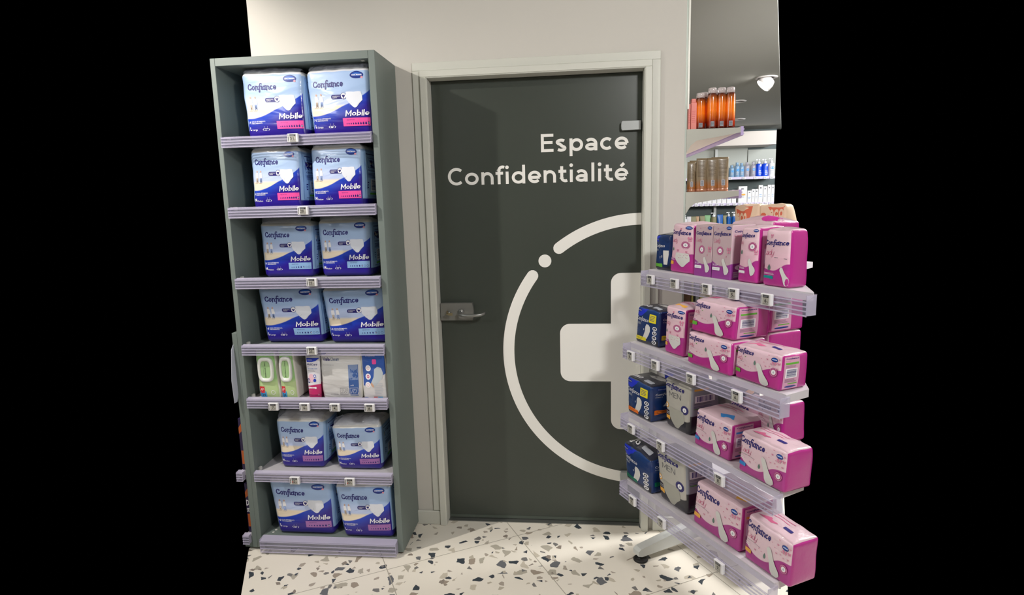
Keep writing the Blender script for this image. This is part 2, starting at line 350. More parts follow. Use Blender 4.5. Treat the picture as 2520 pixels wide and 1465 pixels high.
# ------------------------------------------------------------------ soft packs and cartons
class Pack:
    def __init__(s, Q, y, D, r=.012, bulge=(.01, .006, .006), kt=.9, wr=.0015, seed=0, n=20, lean=0.):
        s.Q = Q; s.y = y; s.D = D; s.r = r; s.b = bulge; s.kt = kt; s.wr = wr; s.seed = seed; s.n = n; s.lean = lean
        (a, b, c, d) = Q
        s.hw = (abs(b[0] - a[0]) + abs(c[0] - d[0])) / 4; s.hh = (abs(a[1] - d[1]) + abs(b[1] - c[1])) / 4; s.hd = D / 2
    def pos(s, a, b, c):
        hw, hd, hh, r = s.hw, s.hd, s.hh, min(s.r, s.hd * .9)
        p = Vector((a * hw, b * hd, c * hh)); q = Vector((max(-hw + r, min(hw - r, p.x)), max(-hd + r, min(hd - r, p.y)), max(-hh + r, min(hh - r, p.z))))
        d = p - q
        if d.length > 1e-9: p = q + d.normalized() * r
        p.y += s.b[0] * b * (1 - a * a) * (1 - c ** 4); p.x += s.b[1] * a * (1 - b * b) * (1 - c ** 4)
        p.z += s.b[2] * max(c, 0) * (1 - a * a) * (1 - b * b)
        if s.wr:
            k = Vector((p.x * 9, p.y * 9, p.z * 17 + s.seed * 7.3)); nz = 1.3 * noise.noise(k)
            e = (1 - c ** 8) ; p.y += b * s.wr * nz * e; p.x += a * s.wr * nz * e
            if c > .6: p.z += s.wr * 2.2 * noise.noise(Vector((p.x * 30 + s.seed, p.y * 22, 1.7))) * (c - .6) / .4
        S = (p.x / hw + 1) / 2; T = (p.z / hh + 1) / 2
        tl, tr, br, bl = s.Q
        x = (bl[0] * (1 - S) + br[0] * S) * (1 - T) + (tl[0] * (1 - S) + tr[0] * S) * T
        z = (bl[1] * (1 - S) + br[1] * S) * (1 - T) + (tl[1] * (1 - S) + tr[1] * S) * T
        kt = 1 + (s.kt - 1) * max(0, T) ** 2
        return Vector((x, s.y + (p.y + hd) * kt + s.lean * T, z))
    def front(s, S, T, l): return s.pos(2 * S - 1, -1, 2 * T - 1) + Vector((0, -l, 0))
    def side(s, S, T, l): return s.pos(1, 2 * S - 1, 2 * T - 1) + Vector((l, 0, 0))
    def topf(s, S, T, l): return s.pos(2 * S - 1, 2 * T - 1, 1) + Vector((0, 0, l))
    def body(s, mb, mf, ms, mt, mbk=None):
        def ts(h):
            e = min(.45, s.r / h); k = s.n
            return [-1, -1 + e * .3, -1 + e * .65] + [-1 + e + (2 - 2 * e) * i / k for i in range(k + 1)] + [1 - e * .65, 1 - e * .3, 1]
        A, B, Cc = ts(s.hw), ts(s.hd), ts(s.hh)
        def grid(U, W, fn, m, flip):
            nu, nw = len(U), len(W); V = [fn(u, w) for w in W for u in U]; uv = [((u + 1) / 2, (w + 1) / 2) for w in W for u in U]
            F = [(j * nu + i, j * nu + i + 1, (j + 1) * nu + i + 1, (j + 1) * nu + i) for j in range(nw - 1) for i in range(nu - 1)]
            if flip: F = [tuple(reversed(f)) for f in F]
            mb.add(V, F, m, uv, True)
        grid(A, Cc, lambda u, w: s.pos(u, -1, w), mf, False); grid(A, Cc, lambda u, w: s.pos(u, 1, w), mbk or ms, True)
        grid(B, Cc, lambda u, w: s.pos(1, u, w), ms, False); grid(B, Cc, lambda u, w: s.pos(-1, u, w), ms, True)
        grid(A, B, lambda u, w: s.pos(u, w, 1), mt, False); grid(A, B, lambda u, w: s.pos(u, w, -1), ms, True)
    def origin(s):
        tl, tr, br, bl = s.Q; return ((bl[0] + br[0]) / 2, s.y + s.D / 2, min(bl[1], br[1]))

def merge(ob):
    import bmesh
    bm = bmesh.new(); bm.from_mesh(ob.data); bmesh.ops.remove_doubles(bm, verts=bm.verts, dist=.00004); bm.to_mesh(ob.data); bm.free()

def film(pk, mat, h=.03, seed=0, dep=.8):
    mb = MB(); V = []; F = []; nu = 22; rnd = random.Random(seed)
    prof = [(0, 0), (.06, .55), (.16, .95), (.28, 1.0), (.5, .6), (.8, .2)]
    for j, (d, z) in enumerate(prof):
        for i in range(nu + 1):
            a = -0.97 + 1.94 * i / nu; p = pk.pos(a, -1 + 2 * d * dep + .02, 1)
            jag = noise.noise(Vector((i * .55 + seed * 3, j * .5, 0))) * .55 + .75
            V.append(p + Vector((0, 0, .002 + h * z * jag * (1 - .25 * abs(a)))) + Vector((noise.noise(Vector((i * .8, j + seed, 2))) * .003, noise.noise(Vector((i * .9, j + seed, 5))) * .004, 0)))
    for j in range(len(prof) - 1):
        for i in range(nu): F.append((j * (nu + 1) + i, j * (nu + 1) + i + 1, (j + 1) * (nu + 1) + i + 1, (j + 1) * (nu + 1) + i))
    mb.add(V, F, mat, smooth=True); return mb
FILM = None
def film_mat():
    m = bpy.data.materials.new('clear_film'); m.use_nodes = True; nt = m.node_tree; N = nt.nodes.new; L = nt.links.new
    b = nt.nodes['Principled BSDF']; b.inputs['Base Color'].default_value = lin((205, 210, 225)); b.inputs['Roughness'].default_value = .12; b.inputs['Specular IOR Level'].default_value = .9
    b.inputs['Alpha'].default_value = .34
    tc = N('ShaderNodeTexCoord'); n = N('ShaderNodeTexNoise'); n.inputs['Scale'].default_value = 26; n.inputs['Distortion'].default_value = 1.2; L(tc.outputs['Object'], n.inputs['Vector'])
    bp = N('ShaderNodeBump'); bp.inputs['Strength'].default_value = .9; bp.inputs['Distance'].default_value = .02; L(n.outputs['Fac'], bp.inputs['Height']); L(bp.outputs[0], b.inputs['Normal'])
    return m
FILM = film_mat()

def oval(A, cx, cy, rx, ry, full=True):
    A.ell(cx, cy, rx, ry, OVAL, 28, 2); A.ell(cx, cy + ry * .15, rx * .7, ry * .55, OVAL2, 20, 1)
    A.text('HARTMANN', (cx - rx * .74, cy - ry * .22, cx + rx * .74, cy + ry * .24), WHT, .03)
    if full: A.ell(cx + rx * .72, cy - ry * .72, rx * .17, ry * .32, CROSSP, 10, 1)
def conf(A, box, m, skew=0., slant=0.): A.inbox(strokes('Confiance', .185, .085, 'conf', .06, 'round', .25), box, m, slant, skew)
def pants(A, x0, y0, x1, y1, m):
    w, h = x1 - x0, y1 - y0
    A.poly([(x0 + w * p[0], y0 + h * p[1]) for p in ((.02, 1), (.25, 1.0), (.5, .98), (.75, 1), (.93, .98), (1, .7), (1, .45), (.8, .25), (.62, .02), (.5, -.02), (.4, .03), (.2, .25), (.02, .5), (0, .75))], m, 3)
def pad(A, x0, y0, x1, y1, m, wd=.06, asp=1.):
    """sanitary pad: narrow waist and wide rounded end, from (x0,y0) to (x1,y1)"""
    P = Vector((x0, y0)); Q = Vector((x1, y1)); d = Q - P; n = Vector((-d.y, d.x)).normalized(); L = []; R = []
    for i in range(17):
        t = i / 16; wv = wd * (.75 - .3 * math.sin(PI * min(1, t * 1.3)) + .45 * t) * math.sqrt(max(0, 1 - abs(2 * t - 1) ** 6))
        p = P + d * t + Vector((0, .0)); L.append(p + Vector((n.x * wv * asp, n.y * wv))); R.append(p - Vector((n.x * wv * asp, n.y * wv)))
    v = L + R; A.put([(p.x, p.y) for p in v], [(i, i + 1, 17 + i + 1, 17 + i) for i in range(16)], m)
def seal(A, cx, cy, rx, ry, m=None):
    m = m or SEAL; A.ell(cx, cy, rx, ry, PALEP if m is SEAL else GRY, 24, 1); A.ring(cx, cy, rx, ry, rx * .12, m); A.ring(cx, cy, rx * .82, ry * .82, rx * .22, m); A.ell(cx, cy, rx * .5, ry * .5, WHT, 18, 1); A.drop(cx, cy - ry * .05, rx * .2, ry * .22, LGREY)
def bfly(A, cx, cy, s, asp=1., m=None):
    m = m or BTF
    for q in (-1, 1):
        A.poly([(cx, cy)] + arc(cx + q * s * .55 * asp, cy + s * .35, s * .42 * asp, s * .38, 0, 330, 9), m, 0); A.poly(arc(cx + q * s * .4 * asp, cy - s * .3, s * .28 * asp, s * .25, 0, 330, 8), m, 0)

def mobile_art(A, kind, size):
    m_box, cnt = {'pink': (PINK, 10), 'blue': (LBL, 8), 'mauve': (MAUVE, 8)}[kind]
    conf(A, (.10, .695, .58, .835), INK)
    oval(A, .80, .885, .105, .052)
    for x, tr in ((.125, KHAKI), (.205, JEAN)):       # strolling couple on the beach
        A.ell(x + .005, .622, .013, .017, SKIN, 10, 0); A.poly([(x - .024, .60), (x + .024, .605), (x + .034, .54), (x + .028, .515), (x - .026, .515)], WHT, 0)
        A.poly([(x - .016, .52), (x + .018, .52), (x + .022, .44), (x + .008, .44), (x + .002, .49), (x - .012, .44), (x - .022, .44)], tr, 0)
        A.line([(x - .045, .432), (x + .012, .43)], .005, KHAKI)
    A.rect(.375, .548, .60, .612, INK, .028); A.ell(.572, .590, .046, .048, INK, 20, 1); A.ell(.572, .590, .040, .042, WHT, 20, 1); A.poly([(.545, .605), (.60, .605), (.592, .585), (.577, .562), (.57, .562), (.553, .585)], INK, 0)
    A.text('DISCRÉTION &', (.395, .582, .51, .600), WHT); A.text('CONFORT', (.395, .560, .47, .577), WHT)
    pants(A, .61, .42, .865, .648, BRIEF)
    A.line([(.66, .455), (.70, .50)], .004, LGREY); A.line([(.82, .49), (.775, .45)], .004, LGREY)
    A.inbox(strokes('Mobile', .20, .10, 'sans', .16, 'round', .3), (.575, .29, .955, .385), WHT, 0, .004)
    A.text('14', (.04, .238, .088, .282), WHT); A.text('SOUS-VÊTEMENTS', (.10, .262, .335, .284), WHT, .01); A.text('ABSORBANTS', (.10, .236, .28, .256), WHT, .01)
    if size == 'L': A.inbox(strokes('L', .24), (.058, .140, .086, .192), WHT); A.text('Large', (.10, .128, .19, .165), WHT)
    else: A.inbox(strokes('M', .24), (.05, .140, .095, .190), WHT); A.text('Medium', (.105, .132, .215, .160), WHT)
    for x in (.315, .365): A.line([(x, .20), (x, .165)], .003, LGREY)
    A.line([(.30, .165), (.282, .15), (.30, .135)], .006, WHT); A.line([(.38, .165), (.398, .15), (.38, .135)], .006, WHT); A.lines(.312, .13, .368, .17, 2, WHT)
    A.rect(.53, .15, .965, .268, m_box, 0, 3, 10); A.text('ABSORPTION', (.59, .232, .715, .249), INK)
    for i in range(cnt):
        x = .59 + (.345 if cnt == 10 else .33) * (i / (cnt - 1)) ** 1.1; k = .0075 + .0085 * i / (cnt - 1)
        if kind == 'blue' and i > 5: A.ring(x, .185, k * 1.2, k * 1.25, k * .2, INK)
        else:
            A.drop(x, .185, k, k * 1.15, INK)
            if (kind == 'blue' and i == 5) or (kind == 'mauve' and i == 7): A.ell(x, .184, k * .5, k * .6, WHT, 8, 0)
    if kind == 'pink': A.text('10', (.922, .175, .952, .198), WHT)
def mobile_side(A):
    A.rect(.1, .16, .96, .90, pm('ink_side_frame', (120, 155, 205), .45), 0, 2)
    A.rect(.12, .165, .94, .895, pm('ink_side_panel', (150, 182, 220), .45), 0, 2)
    A.lines(.2, .84, .9, .87, 1, INK); A.inbox(strokes('Confiance', .185, .085, 'conf', .06, 'round', .25), (.3, .775, .85, .81), INK)
    A.rect(.22, .64, .85, .765, INK, 0, 1); A.poly([(.22, .765), (.85, .765), (.7, .71), (.5, .69), (.22, .685)], pm('ink_sand', (205, 195, 175), .5), 1); A.ell(.7, .735, .09, .02, INK, 12, 0)
    A.inbox(strokes('Confiance', .185, .085, 'conf', .06, 'round', .25), (.25, .575, .8, .615), INK); A.lines(.25, .48, .85, .56, 4, INK)
    A.rect(.4, .26, .8, .455, WHT, 0, 1); A.bars(.45, .28, .75, .44, INK, vert=True); A.lines(.22, .3, .3, .42, 3, INK)
    A.rect(.35, .205, .8, .235, GRN, 0, 1); A.lines(.2, .175, .8, .19, 1, INK)

SIDEB = wave_mat('wrapper_side_blue', (150, 182, 220), (32, 16, 120), [(0, .15), (.5, .15), (1, .15)], band=(.92, (215, 218, 222)), bump=.3)
TOPW = pm('tissue_top', (222, 222, 222), .6, bump=.8, bscale=22, coat=.6)
FRONT = wave_mat('wrapper_front_beach', (160, 187, 226), (36, 14, 136), [(0, .33), (.12, .325), (.25, .345), (.4, .39), (.55, .455), (.7, .51), (.85, .585), (1, .68)],
                 band=(.945, (214, 216, 224)), mid=[(.68, .56, (190, 206, 242)), (.475, .44, (240, 226, 202))], low2=(5., (14, 66, 192)))
FRONT2 = wave_mat('wrapper_front_beach_tall_band', (168, 194, 230), (38, 14, 142), [(0, .33), (.12, .325), (.25, .345), (.4, .39), (.55, .455), (.7, .51), (.85, .585), (1, .68)],
                 band=(.925, (216, 214, 208)), mid=[(.68, .56, (190, 206, 242)), (.475, .44, (240, 226, 202))], low2=(5., (14, 66, 192)))

# ------------------------------------------------------------------ the setting
WALL = pm('wall_paint', (206, 203, 196), .75, vary=.02, bscale=3)
TRIM = pm('trim_white_paint', (208, 209, 200), .45, vary=.02, bscale=6)
def floor_mat():
    m = bpy.data.materials.new('terrazzo_tiles'); m.use_nodes = True; nt = m.node_tree; N = nt.nodes.new; L = nt.links.new
    b = nt.nodes['Principled BSDF']; b.inputs['Roughness'].default_value = .42
    tc = N('ShaderNodeTexCoord'); mp = N('ShaderNodeMapping'); L(tc.outputs['Object'], mp.inputs[0])
    def mth(op, a, bb=0., clamp=False):
        n = N('ShaderNodeMath'); n.operation = op; n.use_clamp = clamp
        for i, v in enumerate((a, bb)):
            if isinstance(v, (int, float)): n.inputs[i].default_value = v
            else: L(v, n.inputs[i])
        return n.outputs[0]
    def mix(f, a, bb):
        n = N('ShaderNodeMix'); n.data_type = 'RGBA'; L(f, n.inputs[0])
        for i, v in ((6, a), (7, bb)):
            if isinstance(v, tuple): n.inputs[i].default_value = v
            else: L(v, n.inputs[i])
        return n.outputs[2]
    col = lin((214, 206, 190))
    ns = N('ShaderNodeTexNoise'); ns.inputs['Scale'].default_value = 2.5; L(mp.outputs[0], ns.inputs['Vector'])
    col = mix(ns.outputs['Fac'], lin((228, 222, 209)), lin((236, 230, 218)))
    wob = N('ShaderNodeTexNoise'); wob.inputs['Scale'].default_value = 38; L(mp.outputs[0], wob.inputs['Vector'])
    for sc, thr, keep, seed, cols in ((22., .13, .765, 0., ((58, 66, 74), (104, 106, 110), (158, 146, 132), (176, 170, 156), (196, 188, 172))),
                                      (40., .12, .87, 5.3, ((66, 72, 80), (140, 130, 120), (170, 160, 148), (184, 176, 160), (120, 118, 116)))):
        mp2 = N('ShaderNodeMapping'); mp2.inputs['Location'].default_value = (seed, seed * 2, 0); L(tc.outputs['Object'], mp2.inputs[0])
        mv = N('ShaderNodeMixRGB'); mv.blend_type = 'ADD'; mv.inputs[0].default_value = .018 * 19 / sc; L(mp2.outputs[0], mv.inputs[1]); L(wob.outputs['Color'], mv.inputs[2])
        vo = N('ShaderNodeTexVoronoi'); vo.voronoi_dimensions = '2D'; vo.inputs['Scale'].default_value = sc; L(mv.outputs[0], vo.inputs['Vector'])
        ve = N('ShaderNodeTexVoronoi'); ve.voronoi_dimensions = '2D'; ve.feature = 'DISTANCE_TO_EDGE'; ve.inputs['Scale'].default_value = sc; L(mv.outputs[0], ve.inputs['Vector'])
        sx = N('ShaderNodeSeparateColor'); L(vo.outputs['Color'], sx.inputs[0])
        th = mth('ADD', mth('MULTIPLY', sx.outputs[1], .14), thr)
        msk = mth('MULTIPLY', mth('GREATER_THAN', ve.outputs['Distance'], th), mth('GREATER_THAN', sx.outputs[0], keep))
        cr = N('ShaderNodeValToRGB'); cr.color_ramp.interpolation = 'CONSTANT'; e = cr.color_ramp.elements
        e[0].position = 0; e[0].color = lin(cols[0]); e[1].position = .25; e[1].color = lin(cols[1])
        for k, p in ((2, .38), (3, .58), (4, .82)): q = e.new(p); q.color = lin(cols[k])
        L(sx.outputs[2], cr.inputs[0]); col = mix(msk, col, cr.outputs[0])
    # 60 cm tiles laid parallel to the gondola
    ca, sa = math.cos(AG), math.sin(AG); sep = N('ShaderNodeSeparateXYZ'); L(tc.outputs['Object'], sep.inputs[0])
    v = mth('ADD', mth('MULTIPLY', sep.outputs[0], ca), mth('MULTIPLY', sep.outputs[1], sa)); u = mth('ADD', mth('MULTIPLY', sep.outputs[0], -sa), mth('MULTIPLY', sep.outputs[1], ca))
    g = None
    for q, o in ((u, -.2459), (v, -.3448)):
        fr = mth('FRACT', mth('DIVIDE', mth('SUBTRACT', mth('ADD', q, 12.074), o), .6037)); d = mth('MINIMUM', fr, mth('SUBTRACT', 1., fr)); k = mth('LESS_THAN', d, .0030)
        g = k if g is None else mth('MAXIMUM', g, k)
    col = mix(g, col, lin((170, 164, 150)))
    L(col, b.inputs['Base Color']); return m
FLOOR = floor_mat()
mb = MB(); mb.prism([(-3.0, -4.6), (3.4, -4.6), (3.4, -.75), (1.42, -.70), (1.42, -.45), (1.75, .6), (4.0, 7.75), (1.1, 7.75), (1.1, .15), (-.92, .15), (-.86, -.27), (-.70, -.62), (-3.0, -.70)], -.05, 0, FLOOR); struct(mb.build('floor'))
# wall with the door opening
mb = MB()
mb.box((-.785, 0, 0), (-.035, .12, 2.46), WALL); mb.box((.948, 0, 0), (1.082, .12, 2.46), WALL); mb.box((-.035, 0, 2.085), (.948, .12, 2.46), WALL)
struct(mb.build('wall_front'))
mb = MB(); mb.box((-.35, .12, -.0), (1.082, .16, 2.3), pm('lobby_dark', (60, 66, 60), .8)); struct(mb.build('wall_behind_door'))
# the rest of the sales room, behind the camera
for nm, a, b in (('wall_rear', (-3.0, -4.7, 0), (3.4, -4.6, 2.6)), ('wall_left', (-3.1, -4.6, 0), (-3.0, -.6, 2.6)), ('wall_right', (3.4, -4.6, 0), (3.5, -.6, 2.6))):
    mb = MB(); mb.box(a, b, WALL); struct(mb.build(nm))
mb = MB(); mb.box((-3.0, -4.6, 2.66), (3.4, -.02, 2.70), pm('ceiling_paint', (225, 222, 215), .8)); struct(mb.build('ceiling'))
def frame(mb, x0, x1, z1, wd, y0, y1, m, z0=0.):
    mb.box((x0 - wd, y0, z0), (x0, y1, z1), m, .002); mb.box((x1, y0, z0), (x1 + wd, y1, z1), m, .002); mb.box((x0 - wd, y0, z1), (x1 + wd, y1, z1 + wd), m, .002)
mb = MB(); frame(mb, -.030, .945, 2.084, .035, -.010, .004, TRIM, .07); struct(mb.build('trim_1'))
mb = MB(); frame(mb, .0, .913, 2.052, .031, -.020, .060, TRIM); frame(mb, -.004, .917, 2.056, .0265, -.023, -.0198, TRIM); struct(mb.build('trim_2'))
mb = MB(); mb.box((-.150, -.014, 0), (-.028, .0, .068), TRIM, .003); struct(mb.build('baseboard_left'))
mb = MB(); mb.box((.966, -.014, 0), (1.088, .0, .070), TRIM, .003); mb.box((1.082, -.014, 0), (1.094, .12, .070), TRIM, .003); struct(mb.build('baseboard_right'))

# ------------------------------------------------------------------ the glass door
DG = pm('door_glass', (60, 66, 60), .34, vary=.07, bscale=3.5, spec=.5)
VIN = pm('door_vinyl', (234, 233, 228), .5, vary=.015, bscale=4); STEEL = pm('brushed_steel', (150, 152, 150), .38, metal=.85); BRASS = pm('brass_key', (150, 140, 110), .4, metal=.8)
door = empty('door_1', (0, .06, 0)); door['kind'] = 'structure'
DO = (0, .06, 0); YG = .053
mb = MB(); mb.box((.001, YG, .012), (.912, YG + .010, 2.050), DG, .0015); mb.build('glass_panel', door, DO)
mb = MB(); mb.box((.001, YG - .002, .006), (.912, YG + .014, .020), pm('door_seal', (80, 88, 80), .6)); mb.box((.0, YG - .03, -.002), (.913, YG + .03, .004), STEEL); mb.build('bottom_seal', door, DO)
LK = [0]
def onglass(mb, V, F, m):
    LK[0] = (LK[0] + 1) % 7; mb.add([(p[0], YG - .0006 - .00004 * LK[0], p[1]) for p in V], [tuple(f) for f in F], m)
mb = MB(); H = .0912; tt = .165
# measured letter boxes: (char, left edge, right edge), baseline and cap height in metres
def put_line(text, xs, base, Hc):
    for ch, (x0, x1) in zip(text, xs):
        w = (x1 - x0) / Hc; S, cl = glyph(ch, w, tt)
        for pl, closed in [(q, False) for q in S] + [(q, True) for q in cl]:
            if pl[0] == 'dot': v = [(pl[1] + pl[3] * math.cos(a * PI / 12), pl[2] - .0 + pl[3] * math.sin(a * PI / 12)) for a in range(24)]; f = [tuple(range(24))]
            else: v, f = ribbon(pl, tt, closed)
            onglass(mb, [(x0 + p[0] * Hc, base + p[1] * Hc) for p in v], f, VIN)
LINE1 = ([(0.4783, 0.5328), (0.543, 0.5886), (0.6024, 0.6611), (0.6701, 0.7224), (0.7343, 0.7877), (0.7967, 0.8555)], 1.7332, .077); LINE2 = ([(0.0593, 0.1291), (0.1367, 0.198), (0.2105, 0.2652), (0.2745, 0.3128), (0.3177, 0.3345), (0.3465, 0.4061), (0.4184, 0.4766), (0.4876, 0.5418), (0.5529, 0.5925), (0.6006, 0.617), (0.628, 0.6794), (0.6965, 0.7084), (0.7233, 0.74), (0.7501, 0.7906), (0.7967, 0.8553)], 1.6011, .077)
put_line('Espace', LINE1[0], LINE1[1], LINE1[2]); put_line('Confidentialité', LINE2[0], LINE2[1], LINE2[2])
mb.build('lettering', door, DO)
mb = MB(); cx, cz, R, T = .9155, .831, .6035, .0515
v, f = ribbon(arc(cx, cz, R, R, 90.3, 127.2, 40), T, False, 'round'); onglass(mb, [(min(p[0], .912), p[1]) for p in v], f, VIN)
v, f = ribbon(arc(cx, cz, R, R, 143.6, 269.7, 90), T, False, 'round'); onglass(mb, [(min(p[0], .912), p[1]) for p in v], f, VIN)
v = arc(cx + R * math.cos(math.radians(135.3)), cz + R * math.sin(math.radians(135.3)), .0290, .0290, 0, 360, 32)[:-1]; onglass(mb, v, [tuple(range(len(v)))], VIN)
mb.build('broken_ring_emblem', door, DO)
mb = MB(); aw, al, rr = .1355, .3655, .045
half = [(.912, cz + al)] + arc(cx - aw + rr, cz + al - rr, rr, rr, 90, 180, 8) + [(cx - aw, cz + aw)] + arc(cx - al + rr, cz + aw - rr, rr, rr, 90, 180, 8) + arc(cx - al + rr, cz - aw + rr, rr, rr, 180, 270, 8) + [(cx - aw, cz - aw)] + arc(cx - aw + rr, cz - al + rr, rr, rr, 180, 270, 8) + [(.912, cz - al)]
onglass(mb, half, [tuple(reversed(range(len(half))))], VIN); mb.build('cross_emblem', door, DO)
for z0, z1, x0 in ((1.811, 1.849, .824), (.218, .262, .822)):
    mb = MB(); mb.prism([(x0 + .004, z0), (.905, z0 + .001), (.905, z1), (x0 + .004, z1), (x0, (z0 + z1) / 2 + .014), (x0 - .001, (z0 + z1) / 2), (x0, (z0 + z1) / 2 - .014)], YG - .022, YG, pm('hinge_grey', (158, 162, 162), .4, metal=.2), 'y'); mb.build('hinge', door, DO)
mb = MB(); mb.prism([(.004, .990), (.152, .990), (.1555, 1.01), (.1565, 1.030), (.1555, 1.05), (.152, 1.070), (.004, 1.070)], YG - .024, YG, pm('lock_grey', (128, 128, 124), .42, metal=.45), 'y')
lock = mb.build('lock_plate', door, DO)
mb = MB(); mb.box((.034, YG - .040, 1.020), (.040, YG - .024, 1.036), BRASS, .001); mb.box((.046, YG - .060, 1.019), (.066, YG - .056, 1.031), BRASS, .001); mb.tube([(.043, YG - .024, 1.026), (.043, YG - .034, 1.026)], .008, STEEL); mb.box((.036, YG - .058, 1.022), (.050, YG - .030, 1.028), BRASS); mb.build('key', lock, DO)
mb = MB(); mb.tube([(.099, YG - .024, 1.030), (.099, YG - .034, 1.030)], .014, STEEL, 20)
P = [(.098, YG - .03, 1.029), (.098, YG - .050, 1.027), (.103, YG - .064, 1.024), (.115, YG - .070, 1.022), (.14, YG - .072, 1.021), (.17, YG - .072, 1.021), (.195, YG - .068, 1.023), (.207, YG - .058, 1.026), (.213, YG - .048, 1.028)]
mb.tube(P, [.0075, .0078, .0078, .0075, .0072, .007, .007, .0068, .0062], STEEL, 14); mb.build('lever_handle', door, DO)

# ------------------------------------------------------------------ shelf rails and price tags
RAIL = pm('clear_rail', (180, 177, 202), .16, alpha=.30, spec=.8); RAILS = pm('clear_rail_slope', (200, 196, 216), .16, alpha=.22, spec=.8); RIDGE = pm('clear_rail_ridge', (205, 200, 224), .2, alpha=.50, spec=.8)
TAGW = pm('tag_white', (226, 226, 230), .4); SCR = pm('tag_screen', (168, 166, 158), .35); SCRB = pm('tag_screen_black', (40, 36, 36), .4); TINK = pm('tag_ink', (30, 28, 28), .4)
def rail(mb, x0, x1, z, y, out=.014, h=.042, lip=.0, n=3):
    """clear extruded price rail hanging from the shelf edge (y = face of shelf edge, -y = outwards)"""
    t = .0016
    mb.prism([(y + .004, z + .002), (y - out, z - .003 - lip), (y - out, z - .003 - lip - t), (y + .004, z + .002 - t)], x0, x1, RAILS if lip > .01 else RIDGE, 'x')
    mb.box((x0, y - out, z - .004 - lip - h), (x1, y - out + t, z - .004 - lip), RAIL)
    for i in range(n + 1):
        zz = z - .006 - lip - h * (.02 + .93 * (i / n)) ; mb.prism([(y - out - .0032, zz - .0012), (y - out, zz - .003), (y - out, zz + .002), (y - out - .0028, zz + .001)], x0, x1, RIDGE, 'x')
    mb.box((x1 - .002, y - out - .001, z - .004 - lip - h), (x1, y + .003, z), RIDGE); mb.box((x0, y - out - .001, z - .004 - lip - h), (x0 + .002, y + .003, z), RIDGE)
NT = [0]
def price_tag(x, z, y, txt, fr, label, red=False, w=.045, h=.034):
    o = (x, y, z); NT[0] += 1
    root = empty('price_tag', o, label, 'price tag', 'electronic price tags', fr)
    mb = MB(); mb.box((x - w / 2, y - .012, z - h / 2), (x + w / 2, y, z + h / 2), TAGW, .002); mb.build('housing', root, o)
    mb = MB(); A = Art(mb, lambda s, t, l: Vector((x - w / 2 + w * s, y - .012 - l, z - h / 2 + h * t)))
    A.put([(.24, .08), (.80, .08), (.80, .92), (.24, .92)], [(0, 1, 2, 3)], SCR, .0003); A.put([(.25, .68), (.79, .68), (.79, .90), (.25, .90)], [(0, 1, 2, 3)], SCRB, .0005)
    big, small = txt
    bw = .15 * len(big) + .03
    A.inbox(fonttext(big, .02), (.60 - bw, .26, .60, .60), TINK); A.inbox(fonttext(small), (.62, .26, .76, .38), TINK); A.lines(.27, .12, .74, .2, 1, GRY)
    A.lines(.28, .73, .76, .86, 2, LGREY, fill=.3)
    if red: A.drop(.33, .38, .045, .07, RED)
    A.bars(.07, .12, .16, .88, TINK, vert=True, seed=NT[0]); mb.build('screen', root, o)
    return root

# ------------------------------------------------------------------ left shelving cabinet
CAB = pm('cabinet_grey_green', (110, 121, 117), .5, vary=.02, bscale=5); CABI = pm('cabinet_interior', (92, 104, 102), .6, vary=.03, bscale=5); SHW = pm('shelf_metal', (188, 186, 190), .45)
PEG = pm('peg_white', (215, 215, 210), .5)
CO = (-.48, -.14, 0)
cab = empty('shelving_cabinet', CO, 'grey-green shelving cabinet full of blue absorbent underwear packs left of the door', 'shelving cabinet')
XL, XR, YF, ZT = -.815, -.141, -.272, 2.114
mb = MB(); mb.box((XR - .026, YF, .012), (XR, -.001, ZT), CAB, .001); mb.build('side_panel', cab, CO)
mb = MB(); mb.box((XL - .0, YF, .012), (XL + .020, -.001, ZT), CAB, .001); mb.build('side_panel', cab, CO)
mb = MB(); mb.box((XL + .0205, YF, ZT - .030), (XR - .0265, -.001, ZT), CAB, .001); mb.box((-.205, YF + .02, ZT - .033), (-.19, YF + .035, ZT - .030), PEG, .001); mb.build('top_panel', cab, CO)
mb = MB(); mb.box((XL + .0205, YF + .002, .012), (XR - .0265, -.001, .066), CAB, .001)
for q in ((-.755, -.235), (-.752, -.215), (-.75, -.18)): mb.lathe([(.006, .0662), (.006, .0672)], q[0], q[1], PEG, 12)
mb.build('plinth', cab, CO)
mb = MB(); rail(mb, XL + .03, XR - .024, .070, YF, .032, .052, .004); mb.build('price_rail', cab, CO)
mb = MB(); mb.box((XL + .0205, -.012, .066), (XR - .0265, -.001, ZT - .03), CABI); mb.build('back_panel', cab, CO)
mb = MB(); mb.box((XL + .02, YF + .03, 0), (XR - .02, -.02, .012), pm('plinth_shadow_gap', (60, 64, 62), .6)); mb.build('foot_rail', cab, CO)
ZS = dict(A=1.797, B=1.515, C=1.222, D=.937, E=.703, F=.366)
for k, z in ZS.items():
    mb = MB(); mb.box((XL + .021, YF + .003, z - .014), (XR - .027, -.013, z), SHW if k in 'EF' else pm('shelf_metal_grey', (120, 128, 128), .5), .001); sh = mb.build('shelf', cab, CO)
    mb = MB(); rail(mb, XL + .024, XR - .029, z + .012, YF + .001, .016, .037); mb.build('price_rail', sh, CO)
    mb = MB(); mb.box((XL + .021, YF + .03, z), (XL + .032, YF + .045, z + .016), PEG, .001); mb.build('shelf_peg', sh, CO)
